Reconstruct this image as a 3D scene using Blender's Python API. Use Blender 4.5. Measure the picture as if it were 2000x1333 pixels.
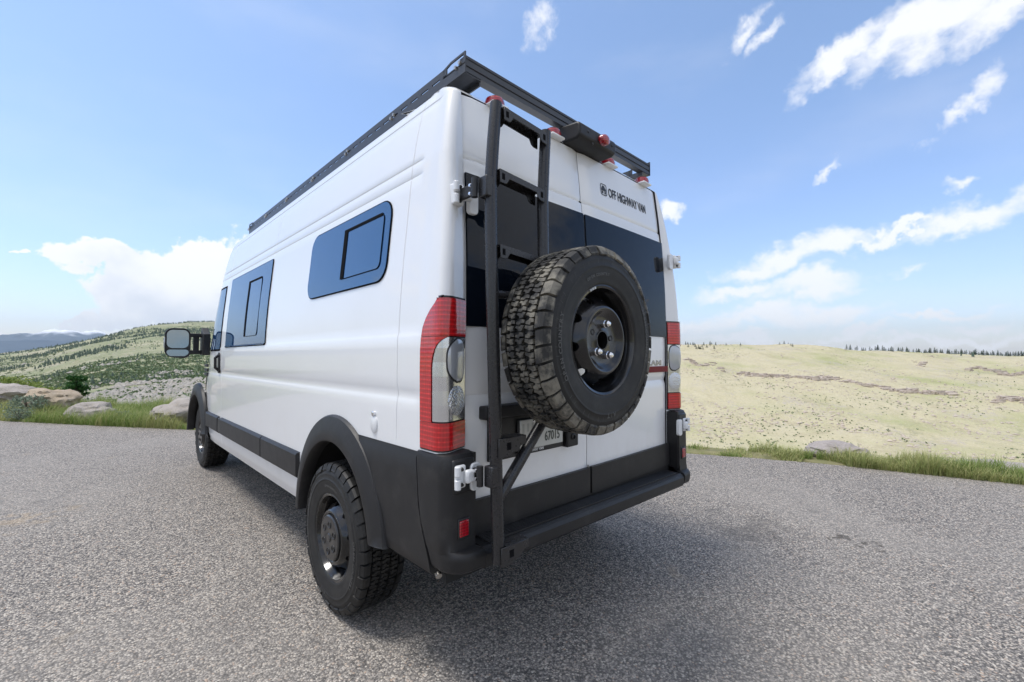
import bpy, bmesh, math, random
import numpy as np
from mathutils import Vector, Matrix, noise as mnoise
for o in list(bpy.data.objects): bpy.data.objects.remove(o, do_unlink=True)
SC = bpy.context.scene
COL = SC.collection
PI = math.pi
rnd = random.Random(7)

# ------------------------------------------------------------------ camera
CAM = np.array([-1.9973, -1.4245, 1.3696]); YAW, PITCH, ROLL, FPX = 0.7684, 0.0277, 0.0031, 860.75
def cam_axes():
    cy, sy, cp, sp = math.cos(YAW), math.sin(YAW), math.cos(PITCH), math.sin(PITCH)
    f = np.array([sy*cp, cy*cp, sp]); r = np.array([cy, -sy, 0.]); u = np.cross(r, f)
    cr, sr = math.cos(ROLL), math.sin(ROLL)
    return cr*r+sr*u, -sr*r+cr*u, f
AX_R, AX_U, AX_F = cam_axes()
cam = bpy.data.cameras.new('camera'); cam.sensor_width = 36; cam.lens = FPX/2000*36
cam.clip_start = 0.05; cam.clip_end = 60000
cam_o = bpy.data.objects.new('camera', cam); COL.objects.link(cam_o)
cam_o.matrix_world = Matrix([[AX_R[i], AX_U[i], -AX_F[i], CAM[i]] for i in range(3)]+[[0, 0, 0, 1]])
SC.camera = cam_o
SC.render.resolution_x, SC.render.resolution_y = 1024, 682

# ------------------------------------------------------------------ nodes
class NT:
    def __init__(s, tree): s.t = tree; s.n = tree.nodes; s.l = tree.links; s.n.clear()
    def node(s, typ, ins=None, **props):
        n = s.n.new(typ)
        for k, v in props.items(): setattr(n, k, v)
        for k, v in (ins or {}).items(): s.set(n, k, v)
        return n
    def set(s, n, k, v):
        i = n.inputs[k]
        if isinstance(v, bpy.types.NodeSocket): s.l.new(v, i)
        elif isinstance(v, bpy.types.Node): s.l.new(v.outputs[0], i)
        else:
            if hasattr(i.default_value, '__len__') and not hasattr(v, '__len__'): v = [v]*len(i.default_value)
            if hasattr(v, '__len__') and len(i.default_value) == 4 and len(v) == 3: v = tuple(v)+(1,)
            i.default_value = v
    def m(s, op, a, b=0.5, c=0.5, clamp=False):
        n = s.node('ShaderNodeMath', operation=op, use_clamp=clamp)
        for k, v in enumerate((a, b, c)): s.set(n, k, v)
        return n.outputs[0]
    def vm(s, op, a, b=(0, 0, 0)):
        n = s.node('ShaderNodeVectorMath', operation=op); s.set(n, 0, a); s.set(n, 1, b)
        return n.outputs['Value'] if op in ('LENGTH', 'DOT_PRODUCT') else n.outputs[0]
    def mix(s, f, a, b, blend='MIX'):
        n = s.node('ShaderNodeMix', data_type='RGBA', blend_type=blend)
        s.set(n, 0, f); s.set(n, 6, a); s.set(n, 7, b); return n.outputs[2]
    def ramp(s, f, stops, interp='LINEAR'):
        n = s.node('ShaderNodeValToRGB'); r = n.color_ramp; r.interpolation = interp
        while len(r.elements) < len(stops): r.elements.new(0.5)
        for e, (p, c) in zip(r.elements, stops):
            e.position = p; e.color = (c if hasattr(c, '__len__') else (c, c, c))+(1,) if not hasattr(c, '__len__') or len(c) == 3 else c
        s.set(n, 0, f); return n.outputs[0]
    def noise(s, vec, scale, detail=3, rough=.5, dist=0, out=0):
        n = s.node('ShaderNodeTexNoise', {'Vector': vec, 'Scale': scale, 'Detail': detail, 'Roughness': rough, 'Distortion': dist})
        return n.outputs[out]
    def smooth(s, v, a, b):
        n = s.node('ShaderNodeMapRange', interpolation_type='SMOOTHSTEP')
        for k, x in enumerate((v, a, b, 0., 1.)): s.set(n, k, x)
        return n.outputs[0]
    def coord(s, which='Object'): return s.node('ShaderNodeTexCoord').outputs[which]
    def pos(s): return s.node('ShaderNodeNewGeometry').outputs['Position']
    def bump(s, h, strength=.3, dist=.01):
        return s.node('ShaderNodeBump', {'Height': h, 'Strength': strength, 'Distance': dist}).outputs[0]
    def out(s, shader): o = s.node('ShaderNodeOutputMaterial'); s.l.new(shader, o.inputs[0]); return o

# ------------------------------------------------------------------ world, sun, exposure
SUN_EL, SUN_AZ = math.radians(69), math.radians(-52)     # azimuth from +Y towards +X: the sun stands front-left of the van
w = bpy.data.worlds.new('World'); SC.world = w; w.use_nodes = True
W = NT(w.node_tree)
sky = W.node('ShaderNodeTexSky', sky_type='NISHITA', sun_disc=False, sun_elevation=SUN_EL, sun_rotation=SUN_AZ,
             altitude=200, air_density=1.15, dust_density=.7, ozone_density=1.3)
d = W.coord('Generated')
sep = W.node('ShaderNodeSeparateXYZ', {0: d})
az = W.m('SUBTRACT', W.m('ARCTAN2', sep.outputs[0], sep.outputs[1]), YAW)
P120 = math.radians(120)
az = W.m('WRAP', az, P120/2, -P120/2)                    # the same kind of cloudscape goes on all round
el = W.m('ARCSINE', sep.outputs[2])
nz = W.noise(d, 9, 5, .58, out=1)
nz2 = W.noise(d, 30, 4, .6, out=1)
dis = W.node('ShaderNodeVectorMath', {0: W.vm('SUBTRACT', nz, (.5, .5, .5)), 'Scale': .13}, operation='SCALE').outputs[0]
dis2 = W.node('ShaderNodeVectorMath', {0: W.vm('SUBTRACT', nz2, (.5, .5, .5)), 'Scale': .035}, operation='SCALE').outputs[0]
azel = W.node('ShaderNodeCombineXYZ', {0: az, 1: el}).outputs[0]
azel = W.vm('ADD', W.vm('ADD', azel, dis), dis2)
def ell(px, row, rx, ry, rot=0):
    X = (px-1000)/FPX; V = (690-row)/FPX; a = math.atan(X); e = math.atan(V*math.cos(a)); c = math.cos(a)
    mp = W.node('ShaderNodeMapping', {'Vector': azel, 'Location': (a, e, 0), 'Rotation': (0, 0, math.radians(rot)),
                'Scale': (rx/FPX*c*(c if abs(rot) < 5 else 1), ry/FPX*c, 1)}, vector_type='TEXTURE')
    return W.vm('LENGTH', mp.outputs[0])
def union(lst):
    acc = None
    for e in lst:
        x = ell(*e); acc = x if acc is None else W.m('MINIMUM', acc, x)
    return acc
CUM = [(165, 515, 70, 34), (235, 515, 80, 42), (320, 535, 100, 48), (405, 505, 45, 60), (445, 560, 90, 95), (330, 585, 120, 48),
       (235, 590, 75, 48), (190, 620, 55, 24), (500, 540, 80, 80), (290, 620, 130, 26), (62, 504, 14, 6), (140, 634, 24, 7), (560, 560, 90, 90)]
STR = [(1770, 55, 125, 48, 28), (1860, 25, 130, 56, 18), (1650, 108, 105, 28, 30), (1960, 10, 95, 50, 20), (1540, 500, 130, 36, 12),
       (1470, 527, 85, 26, 9), (1635, 480, 85, 26, 10), (1910, 410, 130, 32, 14), (1760, 452, 95, 13, 18), (1570, 560, 140, 34, 10),
       (1430, 575, 85, 20, 6), (1310, 402, 26, 24, 0), (1630, 603, 125, 30, 4), (1500, 618, 140, 28, 6), (1360, 640, 100, 22, 0),
       (1850, 605, 100, 14, 5), (1680, 640, 90, 13, 3), (1930, 628, 95, 14, 2)]
WSP = [(1460, 48, 60, 22, 28), (1490, 76, 42, 16, 25), (1070, 22, 48, 32, 40), (1930, 180, 80, 26, 38), (1880, 222, 80, 20, 22),
       (1600, 326, 36, 14, 25), (1870, 358, 42, 15, 15), (1780, 525, 44, 17, 5)]
LOW = [(60, 662, 150, 12), (260, 652, 130, 14), (420, 640, 150, 30), (1500, 662, 180, 12), (1800, 664, 320, 10), (700, 640, 200, 30), (1100, 640, 200, 30)]
dc, ds, dl, dw = union(CUM), union(STR), union(LOW), union(WSP)
fine = W.noise(d, 22, 6, .62)
soft = W.noise(W.vm('MULTIPLY', d, (1, 1, 2.2)), 13, 5, .6)
mc = W.smooth(W.m('ADD', W.m('SUBTRACT', 1.0, dc), W.m('MULTIPLY', W.m('SUBTRACT', fine, .5), .9)), -.05, .16)
ms = W.smooth(W.m('ADD', W.m('SUBTRACT', 1.0, ds), W.m('MULTIPLY', W.m('SUBTRACT', soft, .5), 1.15)), -.05, .75)
ml = W.m('MULTIPLY', W.smooth(W.m('ADD', W.m('SUBTRACT', 1.0, dl), W.m('MULTIPLY', W.m('SUBTRACT', soft, .5), 1.2)), -.25, .7), .92)
mw = W.m('MULTIPLY', W.smooth(W.m('ADD', W.m('SUBTRACT', 1.0, dw), W.m('MULTIPLY', W.m('SUBTRACT', fine, .52), 2.2)), -.05, 1.1), .85)
veil = W.m('MULTIPLY', W.smooth(W.noise(W.vm('MULTIPLY', d, (1, 1, 3)), 2.3, 5, .55), .45, .85), .16)
# thin cloud drawn over the high sky: it veils the sun and softens the shadows
over = W.m('MULTIPLY', W.smooth(el, .60, 1.05), W.smooth(W.noise(d, 3.1, 5, .6), .30, .62))
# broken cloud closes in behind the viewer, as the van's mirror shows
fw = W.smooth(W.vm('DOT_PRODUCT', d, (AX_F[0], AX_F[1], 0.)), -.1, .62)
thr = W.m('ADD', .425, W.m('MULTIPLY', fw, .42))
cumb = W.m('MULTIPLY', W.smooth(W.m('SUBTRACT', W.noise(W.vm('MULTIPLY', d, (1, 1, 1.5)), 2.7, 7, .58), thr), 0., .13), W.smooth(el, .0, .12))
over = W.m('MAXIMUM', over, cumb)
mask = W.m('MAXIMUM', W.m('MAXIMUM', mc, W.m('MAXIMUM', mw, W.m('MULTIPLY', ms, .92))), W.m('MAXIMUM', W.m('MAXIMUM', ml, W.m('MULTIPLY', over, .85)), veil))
grey = W.m('MULTIPLY', W.smooth(W.m('SUBTRACT', W.noise(d, 7, 4, .55), W.m('MULTIPLY', el, 1.6)), .22, .5), mc)
SKY_MUL = 1.0
CL = 6.6
cloud = W.mix(grey, (CL, CL, CL*1.01), (CL*.74, CL*.78, CL*.86))
lift = W.mix(W.smooth(el, .62, -.02), (1.17, 1.20, 1.26), (1.00, 1.04, 1.30))
skyc = W.mix(1.0, sky.outputs[0], lift, 'MULTIPLY')
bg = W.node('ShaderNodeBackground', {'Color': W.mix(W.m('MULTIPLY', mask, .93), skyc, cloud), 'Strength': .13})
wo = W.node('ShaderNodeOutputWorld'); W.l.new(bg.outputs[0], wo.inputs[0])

sun = bpy.data.lights.new('sun', 'SUN'); sun.energy = 2.4; sun.angle = math.radians(18); sun.color = (1, .96, .9)
sun_o = bpy.data.objects.new('sun', sun); COL.objects.link(sun_o)
sd = Vector((math.cos(SUN_EL)*math.sin(SUN_AZ), math.cos(SUN_EL)*math.cos(SUN_AZ), math.sin(SUN_EL)))
sun_o.rotation_euler = sd.to_track_quat('Z', 'Y').to_euler(); sun_o.location = (0, 0, 30)
SC.view_settings.view_transform = 'Standard'; SC.view_settings.look = 'None'
SC.view_settings.gamma = 1; SC.view_settings.use_curve_mapping = False
SC.view_settings.exposure = 0.42

# ------------------------------------------------------------------ materials
MATS = {}
def mat(name, base, rough=.5, metal=0, coat=0, spec=.5, var=0, vscale=6, bump=0, bscale=200, bdist=.002, dust=None, trans=0, ior=1.5):
    m = bpy.data.materials.new(name); m.use_nodes = True; g = NT(m.node_tree)
    c = base+(1,); co = g.coord('Object')
    if var:
        n = g.noise(co, vscale, 4, .6)
        c = g.mix(n, tuple(x*(1-var) for x in base), tuple(min(1, x*(1+var)) for x in base))
    if dust:
        dn = g.smooth(g.noise(co, dust[1], 5, .65), dust[2], dust[3])
        c = g.mix(g.m('MULTIPLY', dn, dust[4]), c, dust[0])
    p = g.node('ShaderNodeBsdfPrincipled', {'Base Color': c, 'Roughness': rough, 'Metallic': metal, 'Coat Weight': coat,
               'Coat Roughness': .03, 'Specular IOR Level': spec, 'IOR': ior, 'Transmission Weight': trans})
    if var: g.set(p, 'Roughness', g.m('ADD', rough-.06, g.m('MULTIPLY', g.noise(co, vscale*1.7, 3), .12)))
    if bump: g.set(p, 'Normal', g.bump(g.noise(co, bscale, 2), bump, bdist))
    g.out(p.outputs[0]); MATS[name] = m; return m
mat('white_paint', (.80, .805, .81), .3, coat=.7)
g = NT(MATS['white_paint'].node_tree); p_ = g.pos(); zz_ = g.node('ShaderNodeSeparateXYZ', {0: p_}).outputs[2]
dn_ = g.m('MULTIPLY', g.smooth(g.noise(g.vm('MULTIPLY', p_, (1, 1, .6)), 6, 6, .68), .40, .75), g.smooth(zz_, 1.15, .45))
film = g.m('MULTIPLY', g.smooth(g.noise(p_, 2.2, 5, .6), .45, .75), .05)
fm_ = g.m('ADD', g.m('MULTIPLY', dn_, .34), film)
g.out(g.node('ShaderNodeBsdfPrincipled', {'Base Color': g.mix(fm_, (.80, .805, .81), (.44, .41, .36)), 'Roughness': g.m('ADD', .28, g.m('MULTIPLY', fm_, .5)), 'Coat Weight': g.m('SUBTRACT', .75, fm_), 'Coat Roughness': .03}).outputs[0])
mat('white_hinge', (.74, .75, .76), .35, coat=.3, var=.03, vscale=30)
mat('black_plastic', (.0150, .0147, .0158), .48, spec=.4, var=.18, vscale=9, bump=.35, bscale=420, bdist=.0012, dust=((.085, .08, .075), 7, .50, .82, .30))
mat('plastic_dark', (.014, .014, .015), .45, var=.1, vscale=20)
mat('powder_black', (.019, .019, .021), .28, var=.1, vscale=25, bump=.2, bscale=500, bdist=.0006, dust=((.07, .07, .07), 12, .55, .9, .14))
mat('rack_metal', (.055, .058, .064), .38, metal=.35, var=.08, vscale=10)
mat('rubber', (.0135, .0132, .013), .58, spec=.4, var=.25, vscale=14, bump=.3, bscale=160, bdist=.001, dust=((.065, .061, .055), 9, .48, .8, .42))
mat('tread_new', (.017, .0167, .0163), .7, var=.2, vscale=30, bump=.45, bscale=260, bdist=.0015, dust=((.25, .23, .185), 11, .42, .64, .72))
mat('rubber_line', (.075, .074, .072), .6)
mat('rim_black', (.008, .008, .009), .2, coat=.45, spec=.4)
mat('cap_black', (.014, .014, .015), .3, coat=.3)
mat('chrome', (.75, .75, .77), .10, metal=1)
mat('badge_chrome', (.34, .34, .36), .18, metal=1)
mat('steel', (.42, .41, .39), .38, metal=1, var=.2, vscale=40)
mat('lens_clear', (.42, .44, .47), .14, metal=.3, coat=1)
mat('lamp_silver', (.62, .63, .65), .24, metal=.7, coat=.6)
mat('tinted_glass', (.005, .008, .014), .012, ior=1.33)
mat('side_glass', (.010, .05, .14), .012, ior=2.2)
MATS['side_glass'].node_tree.nodes['Principled BSDF'].inputs['Specular Tint'].default_value = (.5, .78, 1, 1)
mat('window_seal', (.006, .006, .007), .9, spec=.08)
mat('mirror_glass', (.26, .285, .28), .015, metal=1)
mat('decal_black', (.02, .022, .026), .45)
mat('decal_white', (.7, .7, .7), .5)
mat('badge_red', (.16, .008, .010), .5, spec=.25)
mat('plate_metal', (.56, .565, .53), .4, coat=.3, var=.12, vscale=38)
mat('plate_ink', (.06, .07, .06), .5)
mat('under', (.012, .012, .012), .8)
def red_lens(name, base, ribs):
    m = bpy.data.materials.new(name); m.use_nodes = True; g = NT(m.node_tree); co = g.coord('Object')
    s = g.node('ShaderNodeSeparateXYZ', {0: co})
    h = g.m('PINGPONG', g.m('MULTIPLY', s.outputs[2], ribs), .5)
    v = g.m('PINGPONG', g.m('MULTIPLY', g.m('SUBTRACT', s.outputs[0], s.outputs[1]), 60), .5)
    n = g.noise(g.vm('MULTIPLY', co, (1, 1, .35)), 70, 3)
    f = g.m('MULTIPLY', g.m('ADD', g.m('POWER', g.m('MULTIPLY', h, 2), 3.), g.m('MULTIPLY', v, .5)), n, clamp=True)
    c = g.mix(f, tuple(x*.62 for x in base), tuple(min(1, x*1.9) for x in base))
    p = g.node('ShaderNodeBsdfPrincipled', {'Base Color': c, 'Roughness': .22, 'Coat Weight': 1., 'Coat Roughness': .03})
    g.set(p, 'Normal', g.bump(g.m('ADD', h, v), .25, .003))
    g.out(p.outputs[0]); MATS[name] = m
red_lens('red_lens', (.58, .010, .014), 55)
red_lens('red_small', (.36, .006, .016), 90)
def facets():
    m = bpy.data.materials.new('faceted_lens'); m.use_nodes = True; g = NT(m.node_tree); co = g.coord('Object')
    v = g.node('ShaderNodeTexVoronoi', {'Vector': co, 'Scale': 130.})
    p = g.node('ShaderNodeBsdfPrincipled', {'Base Color': (.62, .64, .66, 1), 'Roughness': .12, 'Metallic': .75, 'Coat Weight': 1., 'Coat Roughness': .02})
    g.set(p, 'Normal', g.bump(v.outputs[0], .7, .004)); g.out(p.outputs[0]); MATS['faceted_lens'] = m
facets()
def fluted():
    m = bpy.data.materials.new('fluted_reflector'); m.use_nodes = True; g = NT(m.node_tree); s = g.node('ShaderNodeSeparateXYZ', {0: g.coord('Object')})
    h = g.m('MULTIPLY', g.m('PINGPONG', g.m('MULTIPLY', s.outputs[2], 9), .5), .6)
    p = g.node('ShaderNodeBsdfPrincipled', {'Base Color': (.66, .67, .69, 1), 'Roughness': .12, 'Metallic': .9, 'Coat Weight': 1., 'Coat Roughness': .02})
    g.set(p, 'Normal', g.bump(h, .35, .012)); g.set(p, 'Roughness', .2); g.out(p.outputs[0]); MATS['fluted_reflector'] = m
fluted()

# ------------------------------------------------------------------ mesh helpers
def link(name, data, parent=None, loc=None):
    o = bpy.data.objects.new(name, data); COL.objects.link(o)
    if parent is not None: o.parent = parent
    if loc is not None: o.location = loc
    return o
def tag(o, label=None, cat=None, group=None, kind=None):
    for k, v in (('label', label), ('category', cat), ('group', group), ('kind', kind)):
        if v: o[k] = v
    return o
class MB:
    def __init__(s): s.v = []; s.f = []
    def add(s, vs, fs):
        b = len(s.v); s.v += [tuple(map(float, v)) for v in vs]; s.f += [tuple(i+b for i in f) for f in fs]; return s
    def box(s, c, size, rot=None):
        hx, hy, hz = [x/2 for x in size]; c = Vector(c)
        vs = [Vector((x, y, z)) for x in (-hx, hx) for y in (-hy, hy) for z in (-hz, hz)]
        if rot is not None: vs = [rot @ v for v in vs]
        return s.add([v+c for v in vs], [(0, 1, 3, 2), (4, 6, 7, 5), (0, 4, 5, 1), (2, 3, 7, 6), (0, 2, 6, 4), (1, 5, 7, 3)])
    def mm(s, a, b): return s.box([(p+q)/2 for p, q in zip(a, b)], [abs(q-p) for p, q in zip(a, b)])
    def tube(s, pts, r, n=12, caps=True):
        pts = [Vector(p) for p in pts]; R = r if hasattr(r, '__len__') else [r]*len(pts); rings = []
        up = None
        for i, p in enumerate(pts):
            t = (pts[min(i+1, len(pts)-1)]-pts[max(i-1, 0)]).normalized()
            if up is None: up = t.orthogonal().normalized()
            up = (up-t*up.dot(t)).normalized(); sd_ = t.cross(up)
            rings.append([p+(up*math.cos(2*PI*k/n)+sd_*math.sin(2*PI*k/n))*R[i] for k in range(n)])
        vs = [v for rg in rings for v in rg]; fs = []
        for i in range(len(pts)-1):
            for k in range(n):
                a, b = i*n+k, i*n+(k+1) % n; fs.append((a, b, b+n, a+n))
        if caps: fs.append(tuple(range(n))[::-1]); fs.append(tuple((len(pts)-1)*n+k for k in range(n)))
        return s.add(vs, fs)
    def lathe(s, prof, n=48, M=None, close=False):
        # prof: (axial, radius); axis = local X; M: 4x4
        vs = []; fs = []; m = len(prof)
        for k in range(n):
            a = 2*PI*k/n
            for (x, r) in prof: vs.append(Vector((x, r*math.sin(a), r*math.cos(a))))
        for k in range(n):
            for i in range(m-1):
                a, b = k*m+i, ((k+1) % n)*m+i; fs.append((a, a+1, b+1, b))
        if M is not None: vs = [M @ v for v in vs]
        return s.add(vs, fs)
    def prism(s, outline, d0, d1, fr):
        # outline: 2D points, fr(u, v, d) -> 3D
        n = len(outline); vs = [fr(u, v, d0) for u, v in outline]+[fr(u, v, d1) for u, v in outline]
        return s.add(vs, [tuple(range(n))[::-1], tuple(range(n, 2*n))]+[(i, (i+1) % n, n+(i+1) % n, n+i) for i in range(n)])
    def grid(s, rows, close_u=False):
        m = len(rows[0]); vs = [p for r in rows for p in r]; fs = []
        for i in range(len(rows)-1):
            for j in range(m-1): fs.append((i*m+j, i*m+j+1, (i+1)*m+j+1, (i+1)*m+j))
        return s.add(vs, fs)
    def shell(s, rows, inner):
        # grid plus rim to an inner copy: a sheet with thickness at its border
        m = len(rows[0]); n = len(rows); s.grid(rows)
        loop = [(0, j) for j in range(m)]+[(i, m-1) for i in range(1, n)]+[(n-1, j) for j in range(m-2, -1, -1)]+[(i, 0) for i in range(n-2, 0, -1)]
        vs = [rows[i][j] for i, j in loop]+[inner[i][j] for i, j in loop]; k = len(loop)
        return s.add(vs, [(i, i+k, (i+1) % k+k, (i+1) % k) for i in range(k)])
    def mesh(s, name, angle=35, weld=None):
        me = bpy.data.meshes.new(name); me.from_pydata(s.v, [], s.f)
        bm = bmesh.new(); bm.from_mesh(me)
        if weld: bmesh.ops.remove_doubles(bm, verts=bm.verts, dist=weld)
        bmesh.ops.recalc_face_normals(bm, faces=bm.faces)
        bm.to_mesh(me); bm.free()
        if angle:
            me.polygons.foreach_set('use_smooth', [True]*len(me.polygons)); me.set_sharp_from_angle(angle=math.radians(angle))
        me.update(); return me
    def build(s, name, m, parent=None, angle=35, bevel=0, loc=None, weld=None, seg=2):
        me = s.mesh(name, angle, weld); me.materials.append(MATS[m] if isinstance(m, str) else m)
        o = link(name, me, parent, loc)
        if bevel:
            b = o.modifiers.new('bevel', 'BEVEL'); b.width = bevel; b.segments = seg; b.limit_method = 'ANGLE'; b.angle_limit = math.radians(40)
        return o
def text_geo(txt, size, ext=0., xs=1., off=0., align='LEFT'):
    cu = bpy.data.curves.new('t', 'FONT'); cu.body = txt; cu.size = size; cu.extrude = ext; cu.offset = off; cu.align_x = align; cu.resolution_u = 3
    o = bpy.data.objects.new('t', cu); COL.objects.link(o)
    dg = bpy.context.evaluated_depsgraph_get(); dg.update()
    me = bpy.data.meshes.new_from_object(o.evaluated_get(dg))
    vs = [(v.co.x*xs, v.co.y, v.co.z) for v in me.vertices]; fs = [tuple(p.vertices) for p in me.polygons]
    bpy.data.objects.remove(o); bpy.data.curves.remove(cu); bpy.data.meshes.remove(me)
    return vs, fs
# ------------------------------------------------------------------ the van: surface functions
VAN_LOC = (0, 2.9, 0)
van = tag(link('camper_van', None, loc=VAN_LOC), 'white high-roof camper van with spare tyre and black ladder on its rear doors', 'van')
RAKE = .008
def rk(mb): mb.v = [(x, y, z-RAKE*(y-.5)) for x, y, z in mb.v]; return mb
INV = tuple(-x for x in VAN_LOC)
def vpart(mb, name, m, parent=None, **k):
    o = rk(mb).build(name, m, parent or van, **k)
    if parent is None: o.location = INV
    return o
def vgroup(name, label=None):
    o = link(name, None, van, INV)
    if label: o['label'] = label
    return o
ZX = np.array([[.3, .96], [.44, .985], [.5, 1.006], [.62, 1.014], [.97, 1.017], [1.3, 1.016], [1.465, 1.015], [1.56, 1.011], [1.66, 1.005], [1.80, .994], [1.918, .982], [2.211, .954],
               [2.35, .932], [2.45, .910], [2.51, .893], [2.552, .876]])
def xh(z): return float(np.interp(z, ZX[:, 0], ZX[:, 1]))
YC = np.array([[.4, -.037], [1.6, -.037], [1.8, -.031], [1.96, -.018], [2.1, .0], [2.25, .024], [2.43, .055], [2.5, .073], [2.52, .09], [2.552, .14]])
def yc(z): return float(np.interp(z, YC[:, 0], YC[:, 1]))
YD = np.array([[.4, .02], [1.5, .02], [1.8, .027], [2.1, .045], [2.3, .062], [2.50, .085], [2.52, .10], [2.552, .15], [2.6, .2]])
def yd(z, x=0): return float(np.interp(z, YD[:, 0], YD[:, 1])) - .012*(1-(x/.87)**2)
XD = np.array([[.4, .872], [1.6, .872], [2.14, .866], [2.52, .85], [2.7, .82]])
def xd(z): return float(np.interp(z, XD[:, 0], XD[:, 1]))
def bump_tri(v, c, hw): return max(0., 1-abs(v-c)/hw)
def crease(y, z):
    d_ = -.008*max(bump_tri(z, 1.19, .045), 0)                      # swage groove
    if z > 1.455: d_ -= .006
    elif z > 1.435: d_ -= .006*(z-1.435)/.02
    if .22 < y < 4.2:
        d_ -= .004*bump_tri(z, 2.156, .011)+.0045*bump_tri(z, 2.223, .009)
    d_ -= .004*bump_tri(z, 2.495, .006)
    if z > .98: d_ -= .005*bump_tri(y, .313, .004)
    if z > 2.1: d_ -= .005*bump_tri(y, 2.31, .004)
    if z > .5: d_ -= .006*bump_tri(y, 3.76, .005)
    return d_
YF = np.array([[.3, 5.80], [.5, 5.92], [.8, 5.93], [1.0, 5.88], [1.12, 5.78], [1.22, 5.60], [1.32, 5.36], [1.42, 5.22], [2.2, 4.62], [2.45, 4.36], [2.56, 4.18]])
def yf(z): return float(np.interp(z, YF[:, 0], YF[:, 1]))
def corner_line(z, y_side, x_in, off=0., rc=.035, na=6, inset=0., yoff=None, ns=3):
    # left side (x<0): from the side at y_side round the rear corner to x=-x_in on the rear face
    C = Vector((-(xh(z)-inset), (yc(z) if yoff is None else yoff)+inset)); P1 = Vector((-xd(z)+inset*.5, yd(z, .87)+inset)) if yoff is None else Vector((-.5, yoff))
    t = (P1-C).normalized(); sdir = Vector((0, 1)); ang = t.angle(sdir); dl_ = rc/math.tan(ang/2)
    A, B = C+sdir*dl_, C+t*dl_; bis = (t+sdir).normalized(); O = C+bis*(rc/math.sin(ang/2))
    pts = []
    for k in range(ns): pts.append(((C.x, y_side+(A.y-y_side)*k/ns), (-1, 0)))
    a0 = math.atan2(A.y-O.y, A.x-O.x); a1 = math.atan2(B.y-O.y, B.x-O.x)
    if a1 < a0-PI: a1 += 2*PI
    if a1 > a0+PI: a1 -= 2*PI
    for k in range(na+1):
        a = a0+(a1-a0)*k/na; pts.append(((O.x+rc*math.cos(a), O.y+rc*math.sin(a)), (math.cos(a), math.sin(a))))
    nrm = (t.y, -t.x) if t.y*0-t.x < 0 else (-t.y, t.x)
    nrm = (pts[-1][1])
    tx = (-x_in-B.x)/t.x
    for k in range(1, ns+1): pts.append(((B.x+t.x*tx*k/ns, B.y+t.y*tx*k/ns), nrm))
    return [Vector((p[0]+n[0]*off, p[1]+n[1]*off, z)) for p, n in pts]
def side_pt(y, z, off=0., side=-1): return Vector((side*(xh(z)+off), y, z))
def mirror(mb): mb.v = [(-x, y, z) for x, y, z in mb.v]; return mb
def lin(a, b, n): return [a+(b-a)*i/(n-1) for i in range(n)]

# ---- body shell
levels = [.43, .455, .48, .51, .56, .62, .7, .78, .86, .94, .978, 1.0, 1.06, 1.12, 1.15, 1.17, 1.19, 1.21, 1.23, 1.27, 1.33, 1.39, 1.433, 1.445, 1.457, 1.5, 1.56, 1.62, 1.7, 1.78, 1.86, 1.94, 2.02, 2.09,
          2.145, 2.151, 2.156, 2.161, 2.167, 2.19, 2.214, 2.219, 2.223, 2.227, 2.232, 2.26, 2.32, 2.38, 2.44, 2.488, 2.492, 2.495, 2.498, 2.502, 2.525, 2.552]
LV = [(z, 0.) for z in levels]+[(2.566, .012), (2.577, .035), (2.585, .07), (2.590, .12), (2.595, .22), (2.598, .4), (2.6, .62), (2.6, .85)]
side_ys = sorted(set([.10, .14, .18, .21, .22, .235, .26, .309, .313, .317]+[round(.34+.04*i, 3) for i in range(32)]+[1.7, 1.85, 2.0, 2.15, 2.28, 2.306, 2.31, 2.314, 2.35, 2.5, 2.7, 2.9, 3.1, 3.3, 3.5, 3.65, 3.755, 3.76, 3.765, 3.8, 3.9, 3.98]))
NF = 22
def half_ring(z, ins):
    pts = []; yi = ins*2+max(0, z-2.552)*3
    for fx in (0, .3, .6, .85): pts.append(Vector((-fx*(xd(z)-ins*.5), yd(min(z, 2.552), fx*.87)+yi, z)))
    zc = min(z, 2.552); ys0 = max(.10, yc(zc)+ins+.055)
    cl = corner_line(zc, ys0, xd(z)-ins*.5, inset=ins)[::-1]; ys0 += yi-ins
    for p in cl: pts.append(Vector((p.x, p.y-ins+yi, z)))
    X = xh(min(z, 2.552))-ins
    for k_, y in enumerate(side_ys[1:]): pts.append(Vector((-(X+(crease(y, z) if y > ys0+.02 else 0)), max(y, ys0+.0015*(k_+1)), z)))
    y0 = 3.98; y1 = yf(min(z, 2.56))-ins*.35; n = 2.6 if z < 1.3 else 2.9
    for k in range(1, NF+1):
        th = PI/2*k/NF; cc = math.cos(th)**(2/n); ss = math.sin(th)**(2/n)
        dz_ = crease(y0+(y1-y0)*ss, z)*max(0, 1-2*k/NF)
        pts.append(Vector((-(X+dz_)*cc if k < NF else 0, y0+(y1-y0)*ss, z)))
    return pts
HUB_Z, HUB_R, HUB_F = .3885, .947, .947+4.035
def in_arch(y, z, a=.5, b=.545):
    return any(((y-h)/a)**2+((z-.42)/b)**2 < 1 or (abs(y-h) < a and z < .42) for h in (HUB_R, HUB_F))
rings = [half_ring(z, i) for z, i in LV]
mb = MB(); n_ = len(rings[0])
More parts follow.
